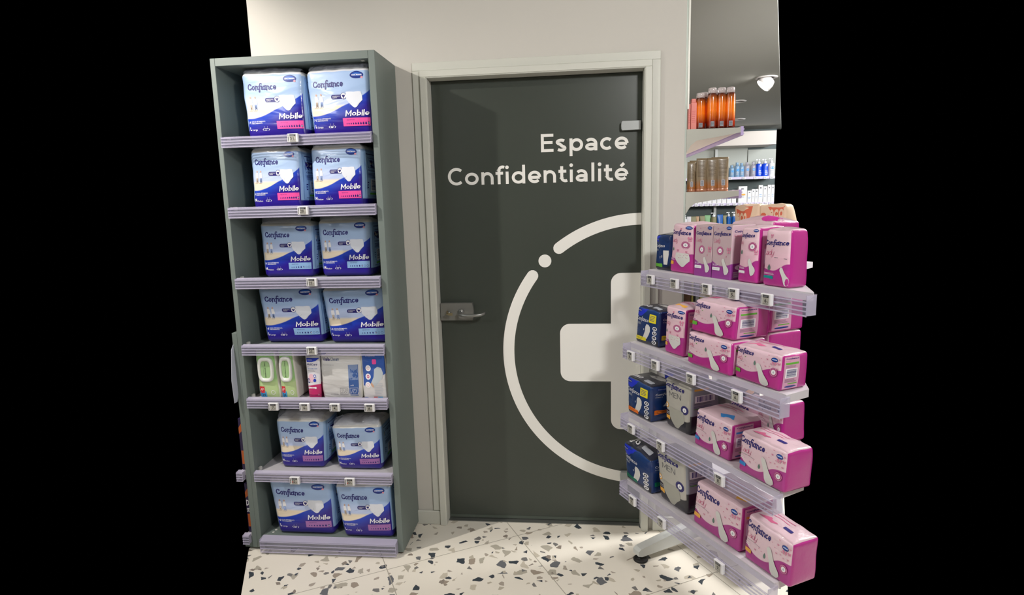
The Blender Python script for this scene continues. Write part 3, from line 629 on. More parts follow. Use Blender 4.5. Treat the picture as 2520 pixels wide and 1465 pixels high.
# the next cabinet of the row: only its edge panel shows
CN = (-.84, -.14, 0)
nb = empty('neighbouring_cabinet', CN, 'edge of the second grey-green cabinet at the far left, holding a dark orange carton', 'shelving cabinet')
mb = MB(); mb.box((-.838, YF, .012), (-.8155, -.001, 1.0), CAB, .001); mb.build('side_panel', nb, CN)
mb = MB(); mb.box((-.875, YF + .002, .012), (-.8385, -.001, .066), CAB, .001); mb.build('plinth', nb, CN)
for z in (.066, .366):
    mb = MB(); mb.box((-.872, YF + .003, z - .01), (-.8386, -.02, z + .002), SHW); sh = mb.build('shelf', nb, CN)
    mb = MB(); rail(mb, -.872, -.842, z + .012, YF + .001, .018, .037); mb.build('price_rail', sh, CN)
for z, hh, t1, lab in ((.069, .235, 'De', 'dark carton with an orange panel reading De at the lower left edge'), (.369, .24, '', 'dark blue carton with an orange corner on the shelf above it at the far left')):
    pk = Pack([(-.868, z + hh), (-.8405, z + hh), (-.8405, z), (-.868, z)], -.245, .16, .003, (0, 0, 0), 1, 0, n=2)
    mb = MB(); dk = pm('carton_dark', (40, 28, 70), .4); pk.body(mb, dk, dk, dk); A = Art(mb, pk.front)
    og = pm('carton_orange', (190, 95, 40), .45)
    A.rect(.15, .12, .95, .38, og); A.poly([(0, .7), (1, .8), (1, .93), (.5, .9), (0, .82)], og)
    if t1: A.text('De', (.1, .55, .9, .67), WHT, .02); A.text('SEN', (.1, .42, .9, .5), WHT, .02)
    o = mb.build('carton', None, pk.origin()); tag(o, lab, 'carton')
# translucent plastic flag clipped on the front of that neighbour
mb = MB(); FL = pm('milky_plastic', (205, 210, 225), .3, alpha=.75)
P = [(-.305 - .0, .70), (-.285, .70), (-.2725, .73), (-.2725, .95), (-.29, .93), (-.31, .80)]
mb.prism(P, -.8365, -.8345, FL, 'x'); tag(mb.build('shelf_flag', None, (-.8355, -.29, .70)), 'milky translucent plastic flag on the cabinet edge at the left of the picture', 'shelf flag')

# ------------------------------------------------------------------ blue and white underwear packs
LEFT = [
 ('A1', [(-.714, 2.065), (-.455, 2.060), (-.452, 1.797), (-.701, 1.797)], -.235, .19, 'pink', 'L', 'left one on the top shelf', 1),
 ('A2', [(-.439, 2.060), (-.178, 2.064), (-.174, 1.797), (-.425, 1.797)], -.235, .19, 'pink', 'L', 'right one on the top shelf', 1),
 ('B1', [(-.703, 1.765), (-.492, 1.766), (-.496, 1.515), (-.708, 1.515)], -.235, .19, 'pink', 'M', 'left one on the second shelf from the top', 0),
 ('B2', [(-.444, 1.766), (-.228, 1.768), (-.234, 1.515), (-.447, 1.515)], -.235, .19, 'pink', 'M', 'right one on the second shelf from the top', 0),
 ('C1', [(-.737, 1.463), (-.500, 1.460), (-.508, 1.222), (-.733, 1.222)], -.150, .125, 'blue', 'M', 'left one on the third shelf', 0),
 ('C2', [(-.474, 1.468), (-.239, 1.470), (-.246, 1.222), (-.468, 1.222)], -.152, .125, 'blue', 'M', 'right one on the third shelf', 0),
 ('D1', [(-.753, 1.188), (-.483, 1.192), (-.472, .937), (-.728, .937)], -.187, .16, 'blue', 'L', 'left one on the fourth shelf', 1),
 ('D2', [(-.462, 1.176), (-.182, 1.188), (-.182, .937), (-.434, .937)], -.193, .16, 'blue', 'L', 'right one on the fourth shelf', 1),
 ('F1', [(-.714, .600), (-.488, .600), (-.500, .366), (-.703, .366)], -.207, .18, 'mauve', 'M', 'left one on the sixth shelf', 0),
 ('F2', [(-.455, .572), (-.233, .580), (-.234, .366), (-.432, .366)], -.216, .19, 'mauve', 'M', 'right one on the sixth shelf', 0),
 ('G1', [(-.753, .330), (-.466, .325), (-.462, .066), (-.724, .066)], -.243, .21, 'mauve', 'L', 'left one on the cabinet floor', 1),
 ('G2', [(-.443, .313), (-.193, .322), (-.188, .066), (-.414, .066)], -.253, .21, 'mauve', 'L', 'right one on the cabinet floor', 1)]
KN = {'pink': 'pink', 'blue': 'pale blue', 'mauve': 'mauve'}
for i, (nm, Q, y, D, kind, size, where, soft) in enumerate(LEFT):
    pk = Pack(Q, y, D, .020, (.010, .006, .010), .86, .0016, seed=i * 1.7)
    mb = MB(); fm = FRONT if soft else FRONT2; pk.body(mb, fm, SIDEB, TOPW)
    A = Art(mb, pk.front); mobile_art(A, kind, size); mobile_side(Art(mb, pk.side))
    o = mb.build('underwear_pack', None, pk.origin()); merge(o)
    tag(o, 'blue pack with %s absorption box, %s' % (KN[kind], where), 'hygiene pack', 'blue underwear packs in the cabinet')
    f = film(pk, FILM, {'A1': .018, 'A2': .028, 'B1': .018, 'B2': .022, 'D1': .008, 'D2': .01, 'G1': .006, 'G2': .008}.get(nm, .03), i)
    f.build('film_top', o, pk.origin())

# ------------------------------------------------------------------ fifth shelf: wipes, cream, cloths, gloves
GREEN = wave_mat('wipes_green', (150, 198, 128), (188, 212, 152), [(0, .40), (.5, .40), (1, .42)], band=(.94, (222, 224, 214)), hard=14., bump=.4)
WSIDE = pm('wipes_side', (218, 216, 208), .35, bump=.5, bscale=20, coat=.5)
def wipes(Q, y, D, label, seed):
    pk = Pack(Q, y, D, .014, (.008, .004, .004), .8, .0022, seed); mb = MB(); pk.body(mb, GREEN, WSIDE, WSIDE); A = Art(mb, pk.front)
    A.rect(.10, .05, .28, .15, SKYB); A.rect(.13, .02, .40, .16, pm('ink_cyan', (60, 165, 220), .4)); A.rect(.10, .13, .34, .26, RED); A.bars(.02, .05, .09, .26, BLK, vert=True, seed=seed + 1); A.ring(.72, .14, .1, .045, .02, WHT)
    A.text('34', (.18, .06, .34, .12), BLK); A.line([(.15, .18), (.19, .22), (.22, .18), (.26, .23), (.30, .20)], .012, WHT)
    o = mb.build('wipes_pack', None, pk.origin()); merge(o); tag(o, label, 'wipes pack', 'green wipes packs')
    mb = MB(); O = pk.origin(); z0 = pk.Q[3][1]; h = pk.Q[0][1] - z0; cx = (pk.Q[0][0] + pk.Q[1][0] + pk.Q[2][0] + pk.Q[3][0]) / 4 + .0; wd = (pk.Q[1][0] - pk.Q[0][0])
    n = 40; ph = [math.radians(360 * i / n) for i in range(n)]
    def sq(rx, rz, yy): return [(cx + rx * math.copysign(abs(math.cos(a)) ** .55, math.cos(a)), yy, z0 + h * .60 + rz * math.copysign(abs(math.sin(a)) ** .6, math.sin(a))) for a in ph]
    yo = y - .010
    R = [sq(wd * .40, h * .245, yo + .006), sq(wd * .39, h * .24, yo - .006), sq(wd * .34, h * .215, yo - .008), sq(wd * .27, h * .175, yo - .005), sq(wd * .26, h * .17, yo + .000)]
    v = sum(R, []); f = [(k * n + i, k * n + (i + 1) % n, k * n + n + (i + 1) % n, k * n + n + i) for k in range(4) for i in range(n)]
    mb.add(v, f, pm('lid_white', (228, 230, 226), .3, coat=.3), smooth=True); mb.build('flip_lid', o, O)
    mb = MB(); v = sq(wd * .265, h * .172, yo - .001); mb.add(v, [tuple(range(n))], pm('lid_window', (160, 196, 140), .3)); mb.bars(0, 0, 0, 0, BLK) if False else None
    A = Art(mb, lambda s, t, l: Vector((cx - wd * .2 + wd * .4 * s, yo - .0012 - l, z0 + h * .45 + h * .3 * t))); A.bars(.42, .0, .52, 1, BLK, vert=True, seed=seed + 4); A.bars(.22, .2, .26, .8, GRY, vert=True, seed=seed + 5); mb.build('lid_window', o, O)
wipes([(-.752, .925), (-.668, .925), (-.655, .703), (-.750, .703)], -.252, .13, 'green wipes pack with a white flip lid at the left end of the fifth shelf', 1)
wipes([(-.650, .930), (-.585, .930), (-.572, .703), (-.652, .703)], -.255, .14, 'green wipes pack with a white flip lid, the right one beside the cream tube', 2)
# cream tube standing on its cap
TUBEW = wave_mat('cream_tube', (226, 224, 232), (196, 44, 108), [(0, .22), (.5, .26), (1, .27)], band=(.965, (232, 232, 236)), bump=.05)
def tube_item(x, y, z, w, h, mf, capm, label, cat, name, group=None, caph=.15, fr='W', art=None, rot=0., capw=.86, depth=.03):
    mb = MB(); V = []; F = []; UV = []; n = 24; K = 12
    zc = z + h * caph * .8
    for k in range(K + 1):
        t = k / K; hwid = (w / 2) * (capw + (1 - capw) * t); hd = depth * .5 * (1 - t) + .0012
        for i in range(n):
            a = 2 * PI * i / n; V.append((x + hwid * math.cos(a), y + hd * math.sin(a), zc + (z + h - zc) * t)); UV.append(((math.cos(a) + 1) / 2, t))
    for k in range(K):
        for i in range(n): j = (i + 1) % n; F.append((k * n + i, k * n + j, k * n + n + j, k * n + n + i))
    F.append(tuple(range(K * n, K * n + n))); mb.add(V, F, mf, UV, True)
    if art:
        def fn(s, t, l):
            hwid = (w / 2) * (capw + (1 - capw) * t); hd = depth * .5 * (1 - t) + .0012; u = 2 * s - 1
            return Vector((x + hwid * u, y - hd * math.sqrt(max(0, 1 - u * u)) - l - .0004, zc + (z + h - zc) * t))
        art(Art(mb, fn))
    o = mb.build(name, None, (x, y, z), fr); tag(o, label, cat, group)
    mb = MB(); mb.lathe([(w * capw / 2 * .93, z), (w * capw / 2, z + .003), (w * capw / 2 * .97, z + h * caph), (w * capw / 2 * .8, z + h * caph + .001)], x, y, capm, 24, sy=depth / (w * capw)); mb.build('cap', o, (x, y, z), fr)
    if rot: o.rotation_euler[2] += rot
    return o
def cream_art(A):
    A.poly([(.06, .945), (.94, .945), (.93, .93), (.7, .87), (.45, .845), (.08, .84)], pm('ink_royal', (35, 60, 185), .4)); A.text('HARTMANN', (.12, .885, .45, .905), WHT)
    A.inbox(strokes('MoliCare', .13, .12), (.08, .755, .82, .81), INK); A.text('SKIN', (.08, .72, .24, .735), INK); A.text('Zinc oxide cream', (.10, .66, .80, .69), SKYB); A.text('Oxyde de zinc', (.10, .625, .6, .64), GRY); A.text('protecteur', (.10, .60, .7, .615), GRY)
    A.ell(.36, .43, .22, .11, pm('ink_petal', (232, 190, 205), .4)); A.ring(.15, .36, .12, .06, .04, INK); A.ell(.62, .48, .12, .045, WHT); A.ring(.62, .48, .1, .04, .04, pm('ink_royal', (35, 60, 185), .4)); A.ell(.62, .37, .11, .042, pm('ink_royal', (35, 60, 185), .4))
    A.rect(.08, .15, .74, .20, WHT, .02); A.text('PROTÈGE', (.12, .16, .62, .187), ROSE); A.text('200 ml', (.12, .09, .4, .115), ROSE)
tube_item(-.500, -.243, .703, .064, .190, TUBEW, pm('cap_magenta', (160, 30, 90), .3, coat=.3), 'white and magenta cream tube standing on its cap between the wipes and the cloths', 'tube', 'cream_tube', art=cream_art, depth=.034)
for dx, dy in ((.012, .045),): tube_item(-.500 + dx, -.243 + dy, .703, .064, .190, TUBEW, MATS['cap_magenta'], 'second cream tube half hidden behind the front cream tube', 'tube', 'cream_tube', depth=.034)
# cloth pack
CLOTH = wave_mat('cloth_pack_white', (214, 214, 214), (206, 205, 205), [(0, .55), (.4, .62), (.7, .4), (1, .3)], hard=4., bump=.8, rough=.3, coat=.5)
pk = Pack([(-.462, .920), (-.288, .925), (-.292, .703), (-.462, .703)], -.250, .07, .012, (.010, .004, .004), .5, .003, 5)
mb = MB(); pk.body(mb, CLOTH, WSIDE, WSIDE); A = Art(mb, pk.front)
DB = pm('ink_denim', (60, 95, 160), .4)
A.rect(.70, .02, .94, .70, DB, 0, 3); A.rect(.70, .40, .93, .70, pm('ink_denim_light', (130, 150, 190), .4), 0, 2); A.ell(.06, .93, .1, .03, OVAL); A.inbox(strokes('Vala', .17, .1), (.06, .785, .24, .855), INK); A.inbox(strokes('Clean', .12, .1), (.255, .785, .48, .855), pm('ink_slate', (70, 95, 140), .4)); A.text('Gants de toilette à usage unique', (.07, .695, .35, .71), GRY)
A.text('soft', (.74, .28, .82, .31), WHT)
for x in (.47, .72):
    c = GRY if x < .6 else WHT
    for q in ((x, .105, x + .20, .11), (x, .235, x + .20, .24), (x, .105, x + .005, .24), (x + .195, .105, x + .20, .24)): A.rect(*q, c, 0, 0)
    if x < .6:
        for p in ((.52, .14), (.60, .15), (.54, .2), (.62, .2)): A.ring(p[0], p[1], .028, .02, .006, c)
    else: A.line([(.75, .13), (.79, .21), (.88, .20), (.86, .14), (.79, .14), (.83, .21)], .006, c)
A.text('50 UNITÉS', (.22, .105, .42, .122), GRY)
o = mb.build('cloth_pack', None, pk.origin()); merge(o); tag(o, 'white pack of soft wash cloths with a blue stripe on the fifth shelf', 'cloth pack')
# glove pack
GLV = wave_mat('glove_pack', (52, 92, 176), (216, 214, 216), [(0, .30), (.3, .34), (.6, .44), (.8, .5), (1, .55)], band=(.93, (30, 90, 60)), bump=.5, rough=.25, coat=.6)
pk = Pack([(-.286, .915), (-.180, .918), (-.172, .703), (-.282, .703)], -.253, .06, .012, (.012, .004, .004), .5, .002, 6)
mb = MB(); pk.body(mb, GLV, WSIDE, WSIDE); A = Art(mb, pk.front)
A.text('d-hygiène', (.2, .885, .6, .92), LGREY); A.rect(.48, .74, .65, .84, PINK, .03)
GV = pm('ink_glove', (190, 200, 208), .4); A.poly([(.38, .36), (.5, .48), (.55, .64), (.68, .69), (.82, .66), (.88, .55), (.82, .44), (.70, .38), (.58, .30), (.46, .27)], GV, 2); A.poly([(.36, .33), (.40, .38), (.50, .30), (.46, .26)], SKIN, 0)
for x, y, q in ((.30, .66, 0), (.27, .49, 1), (.25, .32, 2)):
    A.ell(x, y, .115, .062, WHT); A.ell(x, y, .06, .034, [pm('ink_blush', (232, 180, 190), .4), ROSE, pm('ink_blush2', (235, 150, 165), .4)][q], 12, 0)
A.lines(.5, .12, .85, .36, 7, LGREY, 4, .3); A.rect(.42, .02, .58, .07, RED); A.rect(.60, .02, .78, .07, pm('ink_cyan', (60, 165, 220), .4)); A.rect(.02, .02, .2, .06, DB); A.text('34', (.64, .03, .74, .06), BLK)
o = mb.build('glove_pack', None, pk.origin()); merge(o); tag(o, 'blue and white glove pack at the right end of the fifth shelf', 'glove pack')

for x, z, a, b, where, red in ((-.483, 1.793, '31', '90', 'under the top shelf packs, reading 31', 0), (-.465, 1.508, '28', '20', 'on the second rail, reading 28', 0), (-.452, 1.217, '22', '90', 'on the third rail, reading 22', 0), (-.475, .929, '25', '90', 'on the fourth rail, reading 25', 0),
                          (-.666, .684, '7', '90', 'on the fifth rail below the wipes, reading 7', 0), (-.527, .684, '6', '90', 'on the fifth rail below the cream, reading 6', 0), (-.394, .683, '4', '90', 'on the fifth rail below the white cloth pack, reading 4', 0), (-.243, .683, '8', '90', 'on the fifth rail below the glove pack, reading 8', 0),
                          (-.599, .350, '22', '4', 'with a red drop on the sixth rail, the left one', 1), (-.352, .350, '20', '4', 'with a red drop on the sixth rail, the right one', 1)):
    price_tag(x, z, YF - .019, (a, b), 'W', 'white electronic price tag ' + where, red)

# ------------------------------------------------------------------ gondola on the right (its own oblique axes: x towards the viewer, y into the shelves)
GSH = pm('gondola_shelf_white', (206, 202, 208), .4, vary=.015, bscale=6); GPOST = pm('gondola_post', (200, 204, 202), .4)
GO = (1.0, 1.05, 0)
gon = empty('gondola', GO, 'white double-sided gondola stand with pink and navy packs in the right foreground', 'gondola', fr='G')
GX0, GX1 = .622, 1.405
ZG = {1: 1.240, 2: .953, 3: .661, 4: .369}; VF = {1: .700, 2: .616, 3: .606, 4: .602}
for k in (1, 2, 3, 4):
    z = ZG[k]; v = VF[k]
    mb = MB(); mb.prism([(GX0, v), (GX1 - .01, v), (GX1 - .02, .715), (1.02, 1.03), (GX0, 1.03)], z - .024, z, GSH); sh = mb.build('shelf', gon, GO)
    mb = MB(); rail(mb, GX0 - .004, GX1, z - .004, v, .034, .042, .012); mb.build('price_rail', sh, GO)
mb = MB(); mb.prism([(GX0, 1.07), (.93, 1.07), (.80, 1.40), (GX0, 1.40)], 1.216, 1.240, GSH); mb.build('shelf', gon, GO)
for x in (GX0 + .02,):
    mb = MB(); mb.box((x - .02, 1.035, .03), (x + .02, 1.065, 1.30), GPOST, .002); mb.build('upright', gon, GO)
mb = MB(); P = [(.632, .030), (.632, .050), (.645, .060), (.68, .066), (1.03, .128), (1.03, .045), (.70, .026), (.65, .024)]
mb.prism(P, GX0 + .003, GX0 + .043, pm('gondola_foot_white', (212, 216, 214), .3, coat=.2), 'x'); ft = mb.build('foot', gon, GO)
mb = MB(); mb.lathe([(.030, 0), (.031, .006), (.022, .010), (.008, .012), (.008, .030)], GX0 + .024, .655, pm('rubber_black', (22, 22, 22), .6), 24); mb.build('levelling_pad', ft, GO)
mb = MB(); mb.box((GX0 + .043, 1.038, .03), (.98, 1.062, .20), GPOST, .002); mb.build('base_rail', gon, GO)

PKF = lambda name, top, low, pts, **k: wave_mat(name, top, low, pts, **k)
PORT = PKF('lady_portrait', (228, 196, 208), (192, 48, 148), [(0, .33), (.1, .32), (.3, .30), (.5, .30), (.7, .36), (.85, .41), (1, .42)], mid=[(.75, .45, (232, 188, 206))], low2=(4., (168, 42, 140)), bump=.3)
LAND = PKF('lady_landscape', (226, 194, 208), (186, 36, 138), [(0, .46), (.08, .40), (.2, .345), (.35, .33), (.5, .38), (.6, .44), (.68, .50), (.78, .56), (.88, .58), (1, .58)], low2=(3., (176, 44, 140)), bump=.3)
LAND2 = PKF('lady_landscape_large', (228, 200, 212), (178, 52, 142), [(0, .42), (.08, .34), (.2, .26), (.35, .23), (.5, .26), (.6, .33), (.7, .44), (.8, .50), (.9, .52), (1, .52)], low2=(3., (170, 50, 140)), bump=.25)
BOXF = PKF('lady_carton', (196, 172, 180), (150, 62, 150), [(0, .34), (.15, .30), (.4, .255), (.6, .25), (.8, .27), (1, .30)], bump=.0, rough=.45, coat=.1)
PSIDE = pm('lady_side_magenta', (180, 40, 136), .3, bump=.3, bscale=14, coat=.4); PTOP = pm('lady_top_pink', (206, 178, 188), .35, bump=.5, bscale=16, coat=.4)
BSIDE = PKF('lady_carton_side', (214, 188, 198), (150, 62, 150), [(0, .30), (.5, .32), (1, .37)], bump=.0, rough=.45, coat=.1)
LIGHTP = pm('ink_panel_pink', (214, 160, 190), .4)
def side_strip(A, tagm=None, x0=.08, x1=.62):
    A.rect(x0, .06, x1, .94, LIGHTP, 0, 2); w = x1 - x0
    A.inbox(strokes('Confiance', .185, .085, 'conf', .06, 'round', .25), (x0 + w * .1, .86, x1 - w * .06, .91), INK); A.text('Lady', (x0 + w * .1, .81, x0 + w * .4, .84), ROSE)
    if tagm: A.rect(x0 + w * .08, .73, x1 - w * .08, .785, tagm)
    A.lines(x0 + w * .1, .64, x1 - w * .1, .71, 3, GRY, 5, .3); A.rect(x0 + w * .1, .36, x1 - w * .15, .62, WHT, 0, 1); A.bars(x0 + w * .18, .38, x1 - w * .22, .60, INK, vert=True, seed=8)
    A.lines(x0 + w * .1, .24, x1 - w * .1, .34, 4, GRY, 6, .3); A.rect(x0 + w * .3, .19, x1 - w * .1, .215, GRN, 0, 0); A.ell(x0 + w * .5, .12, w * .38, .025, OVAL, 14, 1)
LADY = lambda A, box, m=ROSE, skew=0.: A.inbox(strokes('Lady', .09, .06, 'sans', .28, 'round', .2), box, m, 0, skew)
def port_art(A, tagm):
    conf(A, (.02, .76, .90, .885), INK); LADY(A, (.03, .60, .32, .725), skew=-.01); oval(A, .80, .93, .16, .032, False)
    bfly(A, .86, .70, .08, 1.2); A.drop(.13, .48, .03, .03, GDROP); seal(A, .68, .585, .18, .075); bfly(A, .45, .90, .03, 1.3)
    for q in ((.35, .46), (.72, .44), (.80, .40)): bfly(A, q[0], q[1], .035, 1.3)
    pants(A, .26, .14, .86, .42, PADW); A.lines(.02, .26, .24, .31, 2, WHT, 4, .3)
    if tagm: A.rect(.02, .17, .20, .24, tagm, .02)
    rnd = random.Random(4)
    for i in range(14): A.ell(.32 + .5 * rnd.random(), .31 + .09 * rnd.random(), .012, .006, ROSE, 6, 0)
def carton_art(A):
    conf(A, (.06, .785, .93, .885), INK); LADY(A, (.08, .65, .42, .76)); oval(A, .83, .945, .13, .030, False)
    seal(A, .42, .525, .17, .08); bfly(A, .88, .53, .09, 1.2); bfly(A, .75, .42, .03); bfly(A, .28, .93, .02); bfly(A, .55, .95, .015)
    pad(A, .56, .38, .84, .10, PADW, .055, 2.6); A.text('28', (.06, .245, .14, .275), WHT); A.lines(.17, .235, .36, .275, 2, WHT, 3, .3); A.rect(.05, .155, .45, .215, WHT, .02); A.lines(.10, .17, .4, .2, 2, LGREY, 3, .3)
def land_art(A, tagm, big=False):
    conf(A, (.02, .74, .42, .94) if not big else (.02, .70, .56, .93), INK); LADY(A, (.02, .56, .18, .71) if not big else (.03, .50, .28, .67)); A.line([(.02, .54), (.15, .555), (.22, .54)] if not big else [(.04, .475), (.2, .49), (.36, .475)], .006, GRY); bfly(A, .24, .70, .022, .7, tagm)
    oval(A, .86, .83, .065, .055, False)
    if big: A.drop(.47, .36, .022, .05, GDROP)
    else: A.drop(.47, .60, .022, .055, GDROP)
    for q in ((.72, .80, .03), (.78, .62, .02), (.86, .72, .07), (.95, .74, .05), (.93, .60, .03), (.26, .46 if not big else .36, .028), (.34, .45, .018), (.66, .70, .018), (.70, .60, .026), (.60, .78, .016), (.80, .70, .022), (.96, .86, .03), (.10, .50 if not big else .40, .018), (.40, .42, .016), (.74, .92, .02), (.90, .93, .016), (.84, .58, .022)): bfly(A, q[0], q[1], q[2], .7)
    seal(A, .87, .50 if not big else .36, .075, .125 if not big else .105)
    pad(A, .535, .64, .735, .05, PADW, .095, .85)
    A.lines(.01, .36, .14, .43, 2, WHT, 4, .3); A.rect(.0, .22, .16, .33, tagm, .025) if not big else A.rect(.0, .20, .18, .29, tagm, .025)
def gpack(name, Q, v, D, mf, ms, mt, label, cat, art, sart=None, tart=None, r=.010, bulge=(.006, .004, .006), kt=.92, wr=.0014, seed=0, group=None, lean=0.):
    pk = Pack(Q, v, D, r, bulge, kt, wr, seed, lean=lean); mb = MB(); pk.body(mb, mf, ms, mt)
    if art: art(Art(mb, pk.front))
    if sart: sart(Art(mb, pk.side))
    if tart: tart(Art(mb, pk.topf))
    o = mb.build(name, None, pk.origin(), 'G'); merge(o); tag(o, label, cat, group); return o, pk
G1 = 'pink pads packs on the gondola'; G2 = 'navy pads packs on the gondola'; G3 = 'grey pants packs on the gondola'; G4 = 'tall pads cartons'
z = ZG[1]
gpack('pads_pack', [(.755, 1.425), (.868, 1.420), (.874, z), (.735, z)], .715, .16, PORT, PSIDE, PTOP, 'pink pack with white pants picture, second from the left on the top gondola shelf', 'hygiene pack', lambda A: port_art(A, ORNG), lambda A: side_strip(A, ORNG), group=G1, seed=1)
gpack('pads_carton', [(.884, 1.422), (.971, 1.422), (.964, z), (.876, z)], .712, .10, BOXF, BSIDE, pm('carton_top_brown', (150, 130, 125), .6), 'tall pinkish carton, left one of the two between the pink bags', 'hygiene carton', carton_art, None, r=.002, bulge=(0, 0, 0), kt=1, wr=0, group=G4)
def cs(A): conf(A, (.1, .85, .95, .91), INK); A.text('Lady', (.1, .78, .5, .83), ROSE); A.lines(.4, .5, .8, .62, 3, GRY, 3, .3); A.ell(.45, .225, .28, .055, WHT, 18, 1); A.poly([(.3, .22), (.6, .24), (.6, .225), (.35, .205)], BLK, 0); A.lines(.12, .04, .8, .15, 6, WHT, 2, .3)
gpack('pads_carton', [(.973, 1.423), (1.063, 1.424), (1.057, z), (.967, z)], .712, .10, BOXF, BSIDE, MATS['carton_top_brown'], 'tall pinkish carton, right one of the two, showing its side', 'hygiene carton', carton_art, cs, r=.002, bulge=(0, 0, 0), kt=1, wr=0, group=G4)
def port2(A):
    conf(A, (.0, .80, .80, .90), INK); LADY(A, (.02, .68, .25, .77)); oval(A, .83, .94, .13, .028, False); A.drop(.18, .55, .05, .035, GDROP); seal(A, .72, .66, .19, .08); bfly(A, .9, .55, .07, 1.3)
    pad(A, .58, .44, .82, .16, PADW, .075, 1.6); A.lines(.03, .25, .4, .29, 2, WHT, 4, .3); A.rect(.03, .17, .42, .22, WHT, .02)
gpack('pads_pack', [(1.103, 1.418), (1.180, 1.420), (1.176, z), (1.088, z)], .712, .12, PORT, PSIDE, PTOP, 'narrow pink pack right of the cartons, barcode strip on its side', 'hygiene pack', port2, lambda A: side_strip(A, None, .1, .9), group=G1, seed=3, bulge=(.006, .002, .006))
def port3(A):
    conf(A, (.02, .70, .95, .83), INK); LADY(A, (.0, .52, .45, .66)); A.line([(.0, .50), (.5, .52), (.9, .50)], .008, GRY); A.drop(.28, .33, .06, .045, GDROP); bfly(A, .3, .88, .05, 1.2); pad(A, .7, .35, .95, .05, PADW, .07, 1.4)
    A.lines(.05, .21, .5, .25, 2, WHT, 4, .3); A.rect(.0, .135, .45, .195, TEAL, .02)
gpack('pads_pack', [(1.206, 1.414), (1.300, 1.416), (1.300, z), (1.195, z)], .712, .075, PORT, PSIDE, PTOP, 'pink pack with a teal tag at the right end of the top gondola shelf', 'hygiene pack', port3, None, group=G1, seed=4)
gpack('pads_pack', [(.93, 1.428), (1.12, 1.432), (1.12, z), (.93, z)], .83, .13, PTOP, PSIDE, PTOP, 'pink pack lying behind the tall cartons with a magenta flower on its end', 'hygiene pack', None, None, lambda A: (A.ell(.8, .3, .2, .25, MAGN, 12, 1), A.lines(.2, .4, .6, .6, 2, ROSE)), group=G1, seed=5, bulge=(.004, .004, .02))
# navy packs for men
MENF = PKF('men_navy', (20, 62, 122), (24, 26, 40), [(0, .30), (.2, .26), (.4, .20), (.6, .18), (.8, .22), (1, .28)], mid=[(.98, .80, (14, 48, 104))], hard=8., bump=.3)
MENS = pm('men_side_blue', (18, 52, 112), .3, bump=.3, bscale=14, coat=.4); MENT = pm('men_top_dark', (34, 38, 56), .35, bump=.6, bscale=16, coat=.5); ROY = pm('ink_royal_corner', (30, 50, 200), .35)
def men_art(A, tagm, yellow=True):
    A.poly([(.01, .985), (.01, .77), (.12, .74), (.25, .76), (.40, .88), (.50, .985)], ROY); A.ell(.12, .90, .1, .05, OVAL, 16, 1); A.text('HARTMANN', (.05, .89, .2, .91), WHT)
    A.inbox(strokes('Confiance', .12, .085, 'conf', .12, 'round', .25), (.04, .60, .58, .74), WHT); A.inbox(strokes('MEN', .14, .12), (.05, .515, .24, .58), LGREY)
    if yellow: A.rect(.60, .64, .88, .87, YEL, .015); A.lines(.63, .68, .85, .84, 4, GRY, 3, .45)
    A.poly([(.50, .57), (.59, .57), (.66, .51), (.67, .40), (.63, .29), (.55, .17), (.47, .12), (.38, .19), (.42, .28), (.46, .38), (.46, .49)], PADW, 3)
    for i in range(4): A.ell(.85, .50 - .125 * i, .085, .055, WHT, 16, 0); A.ell(.85, .50 - .125 * i, .055, .036, MENT, 12, 0); A.drop(.85, .495 - .125 * i, .02, .014, WHT)
    A.lines(.05, .3, .26, .42, 4, pm('ink_dim_blue', (70, 95, 140), .4), 3, .3); A.rect(.02, .09, .52, .19, tagm, .03); A.lines(.06, .11, .4, .17, 2, BLK, 3, .25); A.ell(.40, .41, .02, .03, LGREY, 8, 0)
def men_side(A, tagm):
    A.ell(.45, .9, .28, .04, OVAL, 16, 1); A.text('HARTMANN', (.25, .89, .65, .91), WHT); A.inbox(strokes('Confiance', .12, .085, 'conf', .12, 'round', .25), (.15, .72, .85, .80), WHT); A.inbox(strokes('MEN', .14, .12), (.15, .675, .4, .705), LGREY)
    A.poly([(.60, .62), (.76, .62), (.80, .55), (.74, .46), (.6, .41), (.42, .42), (.5, .48), (.58, .55)], PADW, 2); A.rect(.12, .2, .85, .33, tagm, .02); A.lines(.2, .22, .75, .3, 2, BLK, 3, .25); A.lines(.12, .12, .8, .18, 2, pm('ink_dim_blue', (70, 95, 140), .4), 3, .3)
def men_top(A):
    A.poly([(.3, .6), (.5, .8), (.75, .85), (.95, .7), (.7, .55), (.5, .5)], PADW, 1); A.rect(.55, .12, .85, .3, LGREY, .03); A.rect(.05, .15, .4, .30, WHT, .04)
    for i in range(4): A.ell(.1 + i * .08, .225, .03, .05, BLK, 10, 0)
def men1(A):
    A.poly([(.01, .985), (.01, .80), (.2, .78), (.32, .985)], ROY); A.ell(.13, .87, .1, .03, OVAL, 12, 0); A.text('HARTMANN', (.06, .862, .2, .878), WHT); A.poly([(.32, .985), (.38, .88), (.8, .76), (.98, .8), (.98, .985)], pm('ink_night', (18, 44, 92), .35)); A.inbox(strokes('Confiance', .12, .085, 'conf', .12, 'round', .25), (.05, .62, .66, .735), WHT); A.inbox(strokes('MEN', .14, .12), (.05, .54, .23, .60), LGREY)
    A.poly([(.56, .56), (.88, .56), (.88, .45), (.80, .17), (.60, .17), (.56, .45)], PADW); A.ell(.48, .39, .03, .04, LGREY, 10, 0); A.rect(.03, .09, .52, .19, GRN, .03); A.lines(.32, .33, .45, .4, 2, LGREY, 2, .3)
